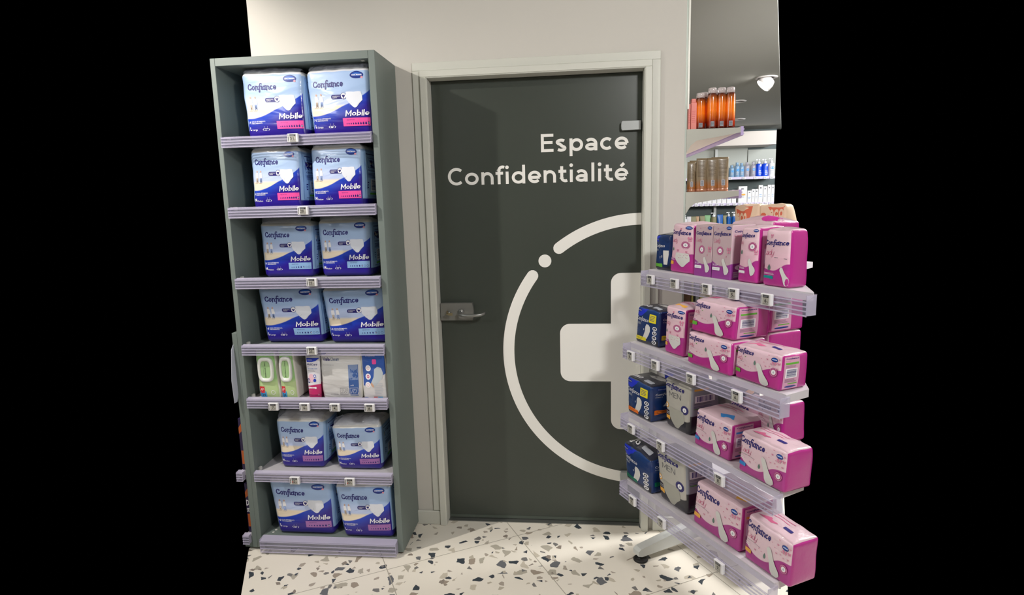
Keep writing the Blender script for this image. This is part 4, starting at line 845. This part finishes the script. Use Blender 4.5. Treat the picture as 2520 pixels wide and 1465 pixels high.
gpack('pads_pack', [(.640, 1.378), (.735, 1.382), (.735, z), (.634, z)], .722, .13, MENF, MENS, MENT, 'narrow navy pack with a green tag at the left end of the top gondola shelf', 'hygiene pack', men1, None, group=G2, seed=6)
z = ZG[2]
gpack('pads_pack', [(.640, 1.101), (.778, 1.096), (.766, z), (.618, z)], .640, .11, MENF, MENS, MENT, 'navy pack with a yellow box at the left end of the second gondola shelf', 'hygiene pack', lambda A: men_art(A, YEL), lambda A: men_side(A, YEL), men_top, group=G2, seed=7)
gpack('pads_pack', [(.828, 1.130), (.938, 1.128), (.926, z), (.820, z)], .630, .14, PORT, PSIDE, PTOP, 'upright pink pack beside the navy pack on the second gondola shelf', 'hygiene pack', lambda A: port_art(A, ORNG), lambda A: side_strip(A, ORNG), lambda A: (A.rect(.3, .1, .8, .22, ORNG, .02), A.lines(.1, .3, .8, .5, 2, ROSE, 3, .3)), group=G1, seed=8, bulge=(.006, .004, .014))
TOPA = lambda A: (A.lines(.1, .5, .7, .8, 2, ROSE, 3, .2), A.rect(.60, .3, .78, .42, INK, .02), A.poly([(.1, .25), (.3, .4), (.5, .3), (.4, .2)], ROSE, 0))
gpack('pads_pack', [(.984, 1.064), (1.188, 1.064), (1.184, z), (.981, z)], .603, .15, LAND, PSIDE, PTOP, 'pink pack with a green tag, lower one of the stack on the second gondola shelf', 'hygiene pack', lambda A: land_art(A, GRN), lambda A: side_strip(A, GRN), TOPA, group=G1, seed=9, kt=.97, bulge=(.005, .004, .0))
gpack('pads_pack', [(.998, 1.178), (1.188, 1.176), (1.176, 1.0645), (.975, 1.0645)], .621, .15, LAND, PSIDE, PTOP, 'pink pack with a green tag, upper one of the stack on the second gondola shelf', 'hygiene pack', lambda A: land_art(A, GRN), lambda A: side_strip(A, GRN), TOPA, group=G1, seed=10, bulge=(.005, .004, .014))
gpack('pads_pack', [(1.197, 1.064), (1.375, 1.064), (1.366, z), (1.190, z)], .617, .11, LAND, PSIDE, PTOP, 'pink pack with a green tag at the right end of the second gondola shelf', 'hygiene pack', lambda A: land_art(A, GRN), lambda A: side_strip(A, GRN), TOPA, group=G1, seed=11)
gpack('pads_pack', [(.985, 1.195), (1.150, 1.190), (1.145, 1.064), (.985, 1.064)], .80, .16, LAND, PSIDE, PTOP, 'pink pack in the back row on top, barcode side at the right edge', 'hygiene pack', lambda A: land_art(A, GRN), lambda A: side_strip(A, GRN), TOPA, group=G1, seed=13, bulge=(.004, .002, .012))
gpack('pads_pack', [(.985, 1.063), (1.150, 1.063), (1.150, z), (.985, z)], .80, .15, LAND, PSIDE, PTOP, 'hidden-back pink pack carrying the back row pack on the second gondola shelf', 'hygiene pack', None, None, None, group=G1, seed=14, bulge=(.0, .0, .0), kt=1, wr=0)
z = ZG[3]
gpack('pads_pack', [(.618, .812), (.778, .806), (.772, z), (.621, z)], .605, .13, MENF, MENS, MENT, 'navy pack with an orange tag at the left end of the third gondola shelf', 'hygiene pack', lambda A: men_art(A, ORG2), lambda A: men_side(A, ORG2), men_top, group=G2, seed=15)
gpack('pads_pack', [(.655, .828), (.80, .828), (.80, z), (.655, z)], .755, .12, MENF, MENS, MENT, 'navy pack in the second row of the third gondola shelf, mostly hidden', 'hygiene pack', lambda A: men_art(A, ORG2), None, None, group=G2, seed=16)
GMF = PKF('men_grey', (186, 184, 176), (40, 40, 48), [(0, .42), (.08, .38), (.2, .36), (.4, .34), (.6, .30), (.8, .27), (1, .29)], bump=.25)
GMS = PKF('men_grey_side', (150, 156, 166), (34, 34, 42), [(0, .40), (.5, .41), (1, .42)], bump=.2); GMT = pm('men_grey_top', (150, 148, 142), .4, bump=.4, bscale=16, coat=.3)
def gm_art(A, tagm=ORNG):
    conf(A, (.02, .80, .78, .95), INK, -.02); A.inbox(strokes('MEN', .09, .14), (.22, .655, .68, .765), GRY); seal(A, .82, .49, .125, .09, INK)
    pants(A, .22, .06, .82, .44, pm('ink_pants_grey', (172, 172, 162), .5)); A.line([(.26, .425), (.74, .40)], .004, GRY); A.ell(.11, .455, .085, .055, ORNG, 18, 1); A.ell(.11, .455, .055, .036, WHT, 14, 0); A.drop(.11, .45, .02, .014, GRY)
    A.rect(.02, .17, .25, .25, ORNG, .02); A.lines(.02, .27, .25, .33, 2, LGREY, 3, .3)
def gm_side(A):
    A.rect(.1, .9, .6, .94, ORNG, 0, 0); A.lines(.1, .62, .8, .66, 2, GRY, 3, .3); A.rect(.12, .66, .8, .80, WHT, 0, 1); A.bars(.2, .68, .72, .785, INK, seed=5); A.lines(.1, .52, .85, .6, 3, INK, 6, .2); A.rect(.1, .53, .5, .545, GRN, 0, 0)
gpack('pants_pack', [(.800, .850), (.955, .850), (.946, z), (.812, z)], .647, .14, GMF, GMS, GMT, 'grey pants pack reading MEN on the third gondola shelf', 'hygiene pack', gm_art, gm_side, group=G3, seed=17, r=.016)
gpack('pants_pack', [(.880, .835), (.995, .835), (.995, z), (.880, z)], .82, .12, GMF, pm('men_black', (30, 28, 30), .4), GMT, 'dark pants pack behind the grey one on the third gondola shelf', 'hygiene pack', None, lambda A: (A.ell(.5, .85, .2, .06, ORNG, 12, 0),), group=G3, seed=18)
gpack('pads_pack', [(1.016, .795), (1.186, .790), (1.174, z), (1.004, z)], .620, .15, LAND2, PSIDE, PTOP, 'pink pack with a blue tag in the middle of the third gondola shelf', 'hygiene pack', lambda A: land_art(A, SKYB, True), lambda A: side_strip(A, SKYB), lambda A: (A.poly([(.5, .2), (.75, .35), (.85, .2), (.6, .1)], SKYB, 1), A.lines(.1, .5, .7, .8, 2, ROSE, 3, .2)), group=G1, seed=19, bulge=(.005, .003, .012), kt=.95)
gpack('pads_pack', [(1.000, .800), (1.150, .800), (1.150, z), (1.000, z)], .785, .13, LAND2, PSIDE, PTOP, 'pink pack in the back row of the third gondola shelf, wordmark over its neighbour', 'hygiene pack', lambda A: conf(A, (.0, .80, .6, .99), INK), None, TOPA, group=G1, seed=20, bulge=(.003, .003, .012))
gpack('pads_pack', [(1.242, .797), (1.420, .790), (1.412, z), (1.232, z)], .604, .11, LAND2, PSIDE, PTOP, 'pink pack with a blue tag at the right end of the third gondola shelf', 'hygiene pack', lambda A: land_art(A, SKYB, True), None, TOPA, group=G1, seed=21, bulge=(.005, .003, .006))
gpack('pads_pack', [(1.165, .73), (1.272, .73), (1.272, z), (1.165, z)], .745, .10, LAND2, PSIDE, PTOP, 'low pink pack in the back row of the third gondola shelf at the right', 'hygiene pack', None, None, None, group=G1, seed=22, bulge=(0, 0, 0), wr=0)
gpack('pads_pack', [(1.165, .865), (1.272, .865), (1.272, .732), (1.165, .732)], .745, .10, LAND2, PSIDE, PTOP, 'pink pack with a blue tag stacked in the back row of the third gondola shelf', 'hygiene pack', lambda A: land_art(A, SKYB, True), None, TOPA, group=G1, seed=23, bulge=(.003, .0, .004))
z = ZG[4]
gpack('pads_pack', [(.593, .520), (.778, .512), (.782, z), (.612, z)], .605, .13, MENF, MENS, MENT, 'navy pack with a dark green tag and crinkled top on the lowest gondola shelf', 'hygiene pack', lambda A: men_art(A, DGREEN, False), lambda A: men_side(A, DGREEN), men_top, group=G2, seed=24, bulge=(.01, .006, .022), wr=.0035)
gpack('pants_pack', [(.784, .570), (.958, .572), (.972, z), (.814, z)], .623, .14, GMF, GMS, GMT, 'grey pants pack reading MEN on the lowest gondola shelf', 'hygiene pack', gm_art, gm_side, group=G3, seed=25, r=.016)
gpack('pads_pack', [(1.025, .533), (1.240, .530), (1.232, z), (1.008, z)], .620, .16, LAND2, PSIDE, PTOP, 'large pink pack with an amber tag in the middle of the lowest gondola shelf', 'hygiene pack', lambda A: land_art(A, ORNG, True), lambda A: side_strip(A, ORNG), lambda A: (A.poly([(.7, .3), (.9, .4), (.9, .25), (.75, .15)], ORNG, 1), A.lines(.1, .5, .7, .8, 2, ROSE, 3, .2)), group=G1, seed=26, kt=.95, bulge=(.005, .003, .008))
gpack('pads_pack', [(1.268, .527), (1.440, .512), (1.432, z), (1.252, z)], .620, .11, LAND2, PSIDE, PTOP, 'large pink pack with an amber tag at the right end of the lowest gondola shelf', 'hygiene pack', lambda A: land_art(A, ORNG, True), None, TOPA, group=G1, seed=27, kt=.95, bulge=(.005, .003, .008))

for (k, pts) in ((1, [(.696, '8', '90'), (.840, '10', '90'), (1.010, '4', '90'), (1.135, '5', '90'), (1.272, '6', '90')]), (2, [(.688, '8', '90'), (.844, '10', '90'), (1.040, '6', '90'), (1.250, '6', '90')]),
                 (3, [(.708, '9', '90'), (.894, '9', '90'), (1.198, '8', '20')]), (4, [(.725, '9', '90'), (.912, '9', '90'), (1.212, '9', '90')])):
    for i, (x, a, b) in enumerate(pts):
        row = {1: 'top', 2: 'second', 3: 'third', 4: 'lowest'}[k]; pos = ['leftmost', 'second from the left', 'third from the left', 'fourth from the left', 'last at the right edge'][i]
        price_tag(x, {1: 1.203, 2: .908, 3: .617, 4: .324}[k] + .006, VF[k] - .0385, (a, b), 'G', 'white price tag on the %s gondola rail, %s, reading %s' % (row, pos, a), w=.042, h=.036)
# kraft and orange bags on the far side of the gondola
ECO = pm('eco_kraft', (222, 196, 168), .5, bump=.3, bscale=14); ECOR = pm('eco_orange', (206, 100, 72), .5)
for i, (x0, x1, lab) in enumerate(((.490, .620, 'kraft bag with an orange corner reading eco behind the pink packs'), (.635, .76, 'kraft bag with orange petals behind the pink packs at the right'))):
    def eco_art(A, i=i):
        if i == 0: A.poly([(.02, .98), (.75, .98), (.70, .80), (.45, .52), (.12, .42)], ECOR, 2); A.inbox(strokes('eco', .2, .06, cap='round'), (.12, .68, .55, .86), ECO); A.text('BY NATURE', (.2, .58, .5, .62), ECO); A.lines(.1, .05, .8, .28, 5, GRY, 3, .3); A.ell(.72, .55, .12, .2, LGREY, 16, 1)
        else:
            A.poly([(.35, .98), (.98, .98), (.98, .72), (.5, .7)], ECOR, 2); A.inbox(strokes('eco', .2, .06, cap='round'), (.42, .76, .95, .92), ECO)
            for q in ((.18, .82, .12, .05), (.15, .68, .14, .05), (.2, .52, .15, .06), (.5, .35, .2, .12), (.75, .30, .12, .16), (.3, .12, .12, .08), (.62, .1, .1, .08)): A.ell(*q, ECOR, 14, 1)
    gpack('kraft_bag', [(x0 - .01, 1.478), (x1 + .006, 1.484), (x1, 1.2405), (x0, 1.2405)], 1.27, .10, ECO, ECO, ECO, lab, 'bag', eco_art, None, None, r=.012, bulge=(.01, .004, .004), kt=.4, wr=.002, seed=40 + i, group='kraft bags')
# amber-lit carton lower on the far side, seen through the gap
gpack('paper_carton', [(.66, 1.06), (.74, 1.06), (.74, .953), (.66, .953)], 1.10, .05, pm('pale_yellow_card', (236, 226, 160), .6), MATS['pale_yellow_card'], MATS['pale_yellow_card'], 'pale yellow card box seen through the gap under the top gondola shelf', 'box', None, r=.002, bulge=(0, 0, 0), kt=1, wr=0)

# ------------------------------------------------------------------ the shop beyond the wall's end
CEIL = pm('back_ceiling', (176, 178, 172), .8, vary=.03, bscale=1.2); DARK = pm('shelf_back_dark', (84, 96, 96), .6); PALE = pm('shelf_back_pale', (178, 182, 174), .55); BLK2 = pm('bulkhead', (214, 206, 198), .6)
mb = MB(); mb.prism([(1.09, .125), (1.45, .125), (1.76, 1.05), (3.98, 7.75), (1.09, 7.75)], 2.60, 2.64, CEIL); struct(mb.build('ceiling'))
mb = MB(); mb.box((1.9, 7.62, 0), (3.87, 7.72, 2.6), DARK); struct(mb.build('wall_back'))
mb = MB(); mb.box((1.085, .122, 0), (1.115, .16, 2.36), GPOST); mb.build('p') if False else None
UO = (1.10, .15, 0)
un = empty('wall_shelf_unit', UO, 'pale grey shelf unit behind the wall end with amber bottles and brown tubes', 'shelf unit')
mb = MB(); mb.box((1.086, .122, 0), (1.112, .150, 2.37), pm('unit_post', (176, 186, 178), .45), .001); mb.build('upright', un, UO)
mb = MB(); mb.box((1.1125, .122, 1.9), (1.120, .134, 2.345), pm('unit_edge', (222, 222, 214), .4)); mb.build('slotted_strip', un, UO)
mb = MB(); mb.box((1.086, .151, .0), (1.10, 2.6, 1.95), pm('unit_back', (196, 186, 172), .6)); mb.build('back_panel', un, UO)
for z, zb in ((1.815, 1.70), (1.545, 1.44)):
    mb = MB(); mb.box((1.1005, .145, z - .02), (1.335, 2.5, z), pm('unit_shelf', (206, 198, 190), .5), .001); sh = mb.build('shelf', un, UO)
    mb = MB(); mb.prism([(1.1125, z - .001), (1.340, z - .001), (1.340, z - .022), (1.155, z - .050), (1.130, z - .070), (1.1125, z - .10)], .122, .1245, pm('unit_bracket', (176, 178, 168), .5), 'y'); mb.build('bracket', sh, UO)
    mb = MB(); mb.box((1.340, .122, z - .034), (1.352, 2.5, z + .004), pm('unit_rail_violet', (188, 170, 220), .3, alpha=.85)); mb.box((1.352, .122, z - .012), (1.355, 2.5, z - .004), RIDGE); mb.box((1.352, .122, z - .030), (1.355, 2.5, z - .024), RIDGE); mb.build('price_rail', sh, UO)
mb = MB(); mb.box((1.1005, .145, .93), (1.335, 2.5, .953), MATS['unit_shelf']); mb.build('shelf', un, UO)
AMB = wave_mat('amber_bottle_painted_glow', (84, 28, 8), (60, 14, 6), [(0, .12), (.5, .12), (1, .12)], mid=[(.97, .70, (255, 130, 20)), (.5, .2, (150, 40, 8))], hard=9., rough=.15, coat=.8, bump=0.)  # orange middle band puts the glow of backlit glass into the colour
CLR = pm('clear_cap', (226, 214, 214), .1, alpha=.6, spec=.9, coat=.5)
def bottle(x, y, z, r, h, m, capm, label, group, name='bottle', caph=.16, capr=.72, art=None, uvm=True, cap='plain', prof=None):
    mb = MB(); zb = z + h * (1 - caph); n = 24; K = 10; V = []; F = []; UV = []
    P = prof or [(.96, 0), (1, .02), (1, .3), (1, .6), (1, .86), (.98, .95), (.80, .985), (capr * .9, 1.0)]
    for rr, t in P:
        for i in range(n): a = 2 * PI * i / n; V.append((x + r * rr * math.cos(a), y + r * rr * math.sin(a), z + (zb - z) * t)); UV.append(((math.cos(a) + 1) / 2, t))
    for k in range(len(P) - 1):
        for i in range(n): j = (i + 1) % n; F.append((k * n + i, k * n + j, k * n + n + j, k * n + n + i))
    F.append(tuple(range((len(P) - 1) * n, len(P) * n))); F.append(tuple(reversed(range(n)))); mb.add(V, F, m, UV, True)
    if art:
        art(Art(mb, lambda s, t, l: Vector((x + r * math.sin((s - .5) * PI) , y - r * math.cos((s - .5) * PI) - l - .0005, z + (zb - z) * t))))
    o = mb.build(name, None, (x, y, z)); tag(o, label, 'bottle', group)
    mb = MB(); c = r * capr; zt = z + h
    if cap == 'pump':
        mb.lathe([(c, zb), (c, zb + h * caph * .45), (c * .35, zb + h * caph * .5), (c * .3, zb + h * caph * .8), (c * .7, zb + h * caph * .82), (c * .7, zt)], x, y, capm, 14); mb.box((x - r * 1.0, y - c * .3, zt - h * caph * .2), (x, y + c * .3, zt - .0005), capm)
    else: mb.lathe([(c, zb), (c, zt - h * .01), (c * .9, zt)], x, y, capm, 20)
    mb.build('pump' if cap == 'pump' else 'cap', o, (x, y, z)); return o
def amb_art(A): A.rect(.36, .06, .60, .20, LGREY, 0, 1); A.bars(.38, .07, .58, .19, BLK, vert=True, seed=9)
for i, (x, y, h, lab) in enumerate(((1.176, .165, .155, 'shorter amber bottle at the left of the amber row'), (1.223, .150, .172, 'amber bottle, second from the left in the row'), (1.262, .152, .172, 'amber bottle, third from the left in the row'), (1.300, .150, .172, 'amber bottle at the right end of the row'), (1.200, .21, .165, 'amber bottle hidden behind the front row'), (1.245, .20, .17, 'amber bottle in the second row behind the gap'))):
    bottle(x, y, 1.815, .0205, h, AMB, CLR, lab, 'amber bottles', art=amb_art, capr=.86, caph=.13)
SAL = pm('salmon_box', (232, 130, 118), .45, vary=.05, bscale=60); SALT = pm('salmon_dark', (216, 92, 90), .45)
for x0, x1, h, y, lab in ((1.122, 1.132, .11, .150, 'thin salmon box against the post'), (1.134, 1.158, .115, .15, 'salmon pink box left of the amber bottles')):
    mb = MB(); mb.box((x0, y, 1.815), (x1, y + .05, 1.815 + h), SAL, .001)
    A = Art(mb, lambda s, t, l: Vector((x0 + (x1 - x0) * s, y - l, 1.815 + h * t)))
    A.lines(.15, .25, .85, .72, 7, SALT, 3, .3)
    if x1 > 1.14: mb.box((x0 + .003, y + .01, 1.815 + h), (x1 - .001, y + .04, 1.815 + h + .018), SAL, .002)
    tag(mb.build('salmon_box', None, ((x0 + x1) / 2, y + .02, 1.815)), lab, 'box', 'salmon boxes')
BRT = wave_mat('brown_tube', (128, 112, 86), (158, 96, 40), [(0, .30), (.5, .32), (1, .34)], hard=4., rough=.4, bump=0.); BCAP = pm('tube_cap_copper', (190, 130, 100), .25, metal=.3, coat=.5)
def br_art(A): A.lines(.12, .38, .86, .92, 12, pm('ink_brown', (100, 84, 62), .5), 3, .35); A.rect(.36, .08, .66, .27, LGREY, 0, 1); A.bars(.40, .09, .62, .26, BLK, vert=True, seed=6)
for i, (x, y, w, h, lab) in enumerate(((1.142, .162, .034, .132, 'brown tube at the left of the brown row by the post'), (1.186, .157, .046, .146, 'brown tube, second in the row, standing forward'), (1.232, .157, .046, .146, 'brown tube, third in the row'), (1.277, .157, .048, .148, 'brown tube at the right end, copper lit'), (1.165, .205, .046, .14, 'brown tube behind the first two'), (1.262, .21, .046, .152, 'brown tube behind the last two'))):
    tube_item(x, y, 1.545, w, h, BRT, BCAP, lab, 'tube', 'brown_tube', 'brown tubes', .12, art=br_art, capw=1.08, depth=.03)
for x0, x1, c, lab in ((1.115, 1.150, (92, 66, 44), 'brown box under the top gondola rail, beside the wall end'), (1.153, 1.162, (176, 170, 90), 'thin yellow box under the top gondola rail'), (1.163, 1.168, (24, 24, 26), 'thin black box under the top gondola rail'), (1.172, 1.188, (150, 156, 160), 'slim grey box under the top gondola rail'), (1.191, 1.235, (176, 164, 150), 'beige box under the top gondola rail')):
    mb = MB(); mb.box((x0, .16, .954), (x1, .22, 1.19), pm('small_box_%d' % c[0], c, .6, vary=.15, bscale=40), .001); tag(mb.build('small_box', None, ((x0 + x1) / 2, .19, .954)), lab, 'box', 'boxes behind the gondola')

# far wall shelving
FO = (2.9, 7.55, 0)
fw = empty('far_wall_shelving', FO, 'brightly lit white shelving on the far wall of the shop', 'shelf unit')
mb = MB(); mb.box((2.2, 7.10, 2.315), (3.705, 7.60, 2.52), BLK2); mb.build('bulkhead', fw, FO)
mb = MB(); mb.box((2.2, 7.585, 1.85), (3.42, 7.615, 2.315), PALE); mb.build('back_panel', fw, FO)
mb = MB(); mb.box((3.425, 7.57, 1.85), (3.855, 7.615, 2.28), PALE); mb.build('back_panel', fw, FO)
VIO = pm('far_rail', (214, 204, 232), .4); WHB = pm('far_white_carton', (236, 236, 236), .5)
FY = 7.28
for z, in ((1.842,), (1.440,), (1.06,)):
    mb = MB(); mb.box((2.2, FY, z - .02), (3.76, 7.58, z), BLK2); sh = mb.build('shelf', fw, FO)
    mb = MB(); mb.box((2.2, FY - .012, z - .035), (3.76, FY - .001, z + .004), VIO); mb.build('price_rail', sh, FO)
for x in (2.915,):
    mb = MB(); mb.box((x - .02, 7.50, 1.04), (x + .02, 7.56, 2.3), GPOST); mb.build('upright', fw, FO)
k = 0
for z, xs in ((1.823, [3.08, 3.29, 3.47, 3.61, 3.71]), (1.420, [2.42, 2.49, 2.57, 2.65, 2.73, 2.80, 2.89, 2.97, 3.06, 3.16, 3.24, 3.32, 3.40, 3.49, 3.57, 3.64, 3.71])):
    for x in xs:
        mb = MB(); mb.box((x - .025, FY - .022, z - .018), (x + .025, FY - .0125, z + .018), TAGW); A = Art(mb, lambda s, t, l: Vector((x - .025 + .05 * s, FY - .022 - l, z - .018 + .036 * t))); A.lines(.2, .25, .8, .8, 3, GRY, k, .4)
        tag(mb.build('shelf_tag', None, (x, FY - .017, z)), 'tiny white price tag on the far wall shelf rails', 'price tag', 'far shelf price tags'); k += 1
AQ = pm('aqua_bottle', (150, 190, 225), .2, alpha=.7); AQ2 = pm('clear_bottle', (200, 196, 210), .2, alpha=.6); BLUB = pm('cobalt_bottle', (20, 80, 225), .3); WB = pm('white_bottle', (236, 238, 240), .35); BLD = pm('ink_label_dot', (40, 150, 225), .4)
def dot(A): A.ell(.55, .62, .22, .10, BLD, 12, 0); A.lines(.3, .2, .7, .45, 3, LGREY, 1, .4)
def lab2(A): A.rect(.55, .78, .75, .95, WHT, 0, 0); A.lines(.45, .1, .8, .5, 5, WHT, 2, .4)
FB = 7.36
def fx(px): return 2.459 + (px - 1690) * (3.868 - 2.459) / 220 * .985 - (7.6 - FB) * .21
for i, (px, h, m, c, cap, art, lab) in enumerate(((1803, .19, AQ, AQ, 'plain', dot, 'pale aqua bottle at the left of the far top shelf'), (1816, .23, AQ, AQ, 'plain', dot, 'pale aqua bottle, second on the far top shelf'), (1827, .22, AQ, AQ, 'plain', dot, 'pale aqua bottle, third on the far top shelf'), (1840, .23, AQ2, AQ2, 'plain', dot, 'clear bottle with a blue dot, fourth on the far top shelf'), (1855, .23, AQ2, AQ2, 'plain', dot, 'clear bottle beside the cobalt ones on the far top shelf'),
        (1868.5, .27, BLUB, WB, 'pump', lab2, 'cobalt pump bottle, left one of the pair on the far top shelf'), (1883.5, .27, BLUB, WB, 'pump', lab2, 'cobalt pump bottle, right one of the pair on the far top shelf'), (1899, .28, WB, WB, 'pump', dot, 'white pump bottle at the right end of the far top shelf'))):
    bottle(fx(px), FB, 1.842, .040 if i < 5 else .046, h, m, c, lab, 'bottles on the far top shelf', cap=cap, capr=.55, caph=.25 if cap == 'pump' else .2, art=art)
xs = [(1820, 1841, .26), (1842, 1852, .19), (1852.6, 1860, .21), (1860.5, 1868, .21), (1868.6, 1879, .27), (1880, 1889.5, .25), (1890.5, 1899, .27), (1899.6, 1907, .27)] + [(1696 + 12 * i, 1707 + 12 * i, .10 + .012 * i) for i in range(10)]
for i, (a, b, h) in enumerate(xs):
    x0, x1 = fx(a), fx(b); mb = MB(); mb.box((x0, FB - .04, 1.4402), (x1, FB + .04, 1.44 + h), WHB, .002); A = Art(mb, lambda s, t, l: Vector((x0 + (x1 - x0) * s, FB - .04 - l, 1.44 + h * t)))
    A.lines(.3, .78, .7, .9, 1, GRY, i, .6); A.lines(.2, .3, .8, .5, 2, LBL if i % 3 == 1 else LGREY, i, .4)
    if i == 0: A.rect(.2, .45, .8, .55, ORNG, 0, 0)
    tag(mb.build('white_carton', None, ((x0 + x1) / 2, FB, 1.44)), 'small white carton on the lit middle shelf of the far wall', 'carton', 'white cartons on the far shelf')
OLV = pm('olive_tube', (138, 134, 100), .5); TAN = pm('tan_tube', (190, 155, 120), .5); GRT = pm('green_tube', (130, 178, 128), .5); DBL = pm('deep_blue', (16, 90, 170), .35); PLT = pm('pale_tube', (222, 220, 224), .5)
for px, top, w, m, kind, lab in ((1691.5, 524, .05, WB, 'b', 'white pump bottle at the left of the far lower shelf'), (1701, 529, .07, PLT, 't', 'pale tube beside the pump on the far lower shelf'), (1712, 529, .09, OLV, 't', 'broad olive tube on the far lower shelf'), (1722, 529, .05, TAN, 't', 'tan tube on the far lower shelf'), (1734, 528, .08, OLV, 't', 'second olive tube on the far lower shelf'),
        (1747, 526, .09, GRT, 't', 'green and white tube on the far lower shelf'), (1762, 518, .09, OLV, 'b', 'olive bottle with a white pump on the far lower shelf'), (1778, 525, .09, DBL, 't', 'bright blue tube on the far lower shelf'), (1790, 528, .06, OLV, 't', 'slim olive tube on the far lower shelf'), (1799, 517, .07, DBL, 'b', 'deep blue pump bottle, left of the last pair'), (1812, 517, .07, DBL, 'b', 'deep blue pump bottle, right of the last pair')):
    h = 1.06 + .0; zt = 1.30 - (top - 517) * .0048
    if kind == 'b': bottle(fx(px), FB, 1.06, w / 2, zt - 1.06, m, WB, lab, 'items on the far lower shelf', cap='pump', capr=.55, caph=.3)
    else: tube_item(fx(px), FB, 1.06, w, zt - 1.06, m, PLT, lab, 'tube', 'far_tube', 'items on the far lower shelf', .2, capw=1.0, depth=.05)

# recessed ceiling lamps
LWH = pm('lamp_white', (226, 222, 220), .4); GLOW = pm('lamp_glow', (255, 250, 245), .5, emit=(255, 246, 240), estr=14.)
for i, (x, y, lab) in enumerate(((2.385, 3.286, 'lit swivel ceiling lamp with a white ring near the right frame edge'), (2.475, 4.62, 'unlit ceiling ring beside the amber bottle caps'), (2.90, 6.22, 'small ceiling ring above the amber shelf corner'), (2.18, 5.3, 'ceiling ring half hidden by the salmon boxes'))):
    lp = empty('ceiling_lamp', (x, y, 2.60), lab, 'ceiling lamp', 'ceiling lamps')
    mb = MB(); R = .098
    mb.lathe([(R, 2.5995), (R, 2.594), (R - .012, 2.588), (R - .03, 2.592), (R - .03, 2.5995)], x, y, LWH, 32); mb.build('ring', lp, (x, y, 2.60))
    if i == 0:
        ax = Vector((-.70, .02, -.70)).normalized(); c0 = Vector((x + .03, y, 2.585)); mb = MB()
        mb.tube([c0, c0 + ax * .03, c0 + ax * .085], [.055, .068, .072], LWH, 24); mb.build('swivel_head', lp, (x, y, 2.60))
        mb = MB(); q = c0 + ax * .0855; mb.tube([q, q + ax * .001], [.064, .064], GLOW, 24); mb.build('lens', lp, (x, y, 2.60))
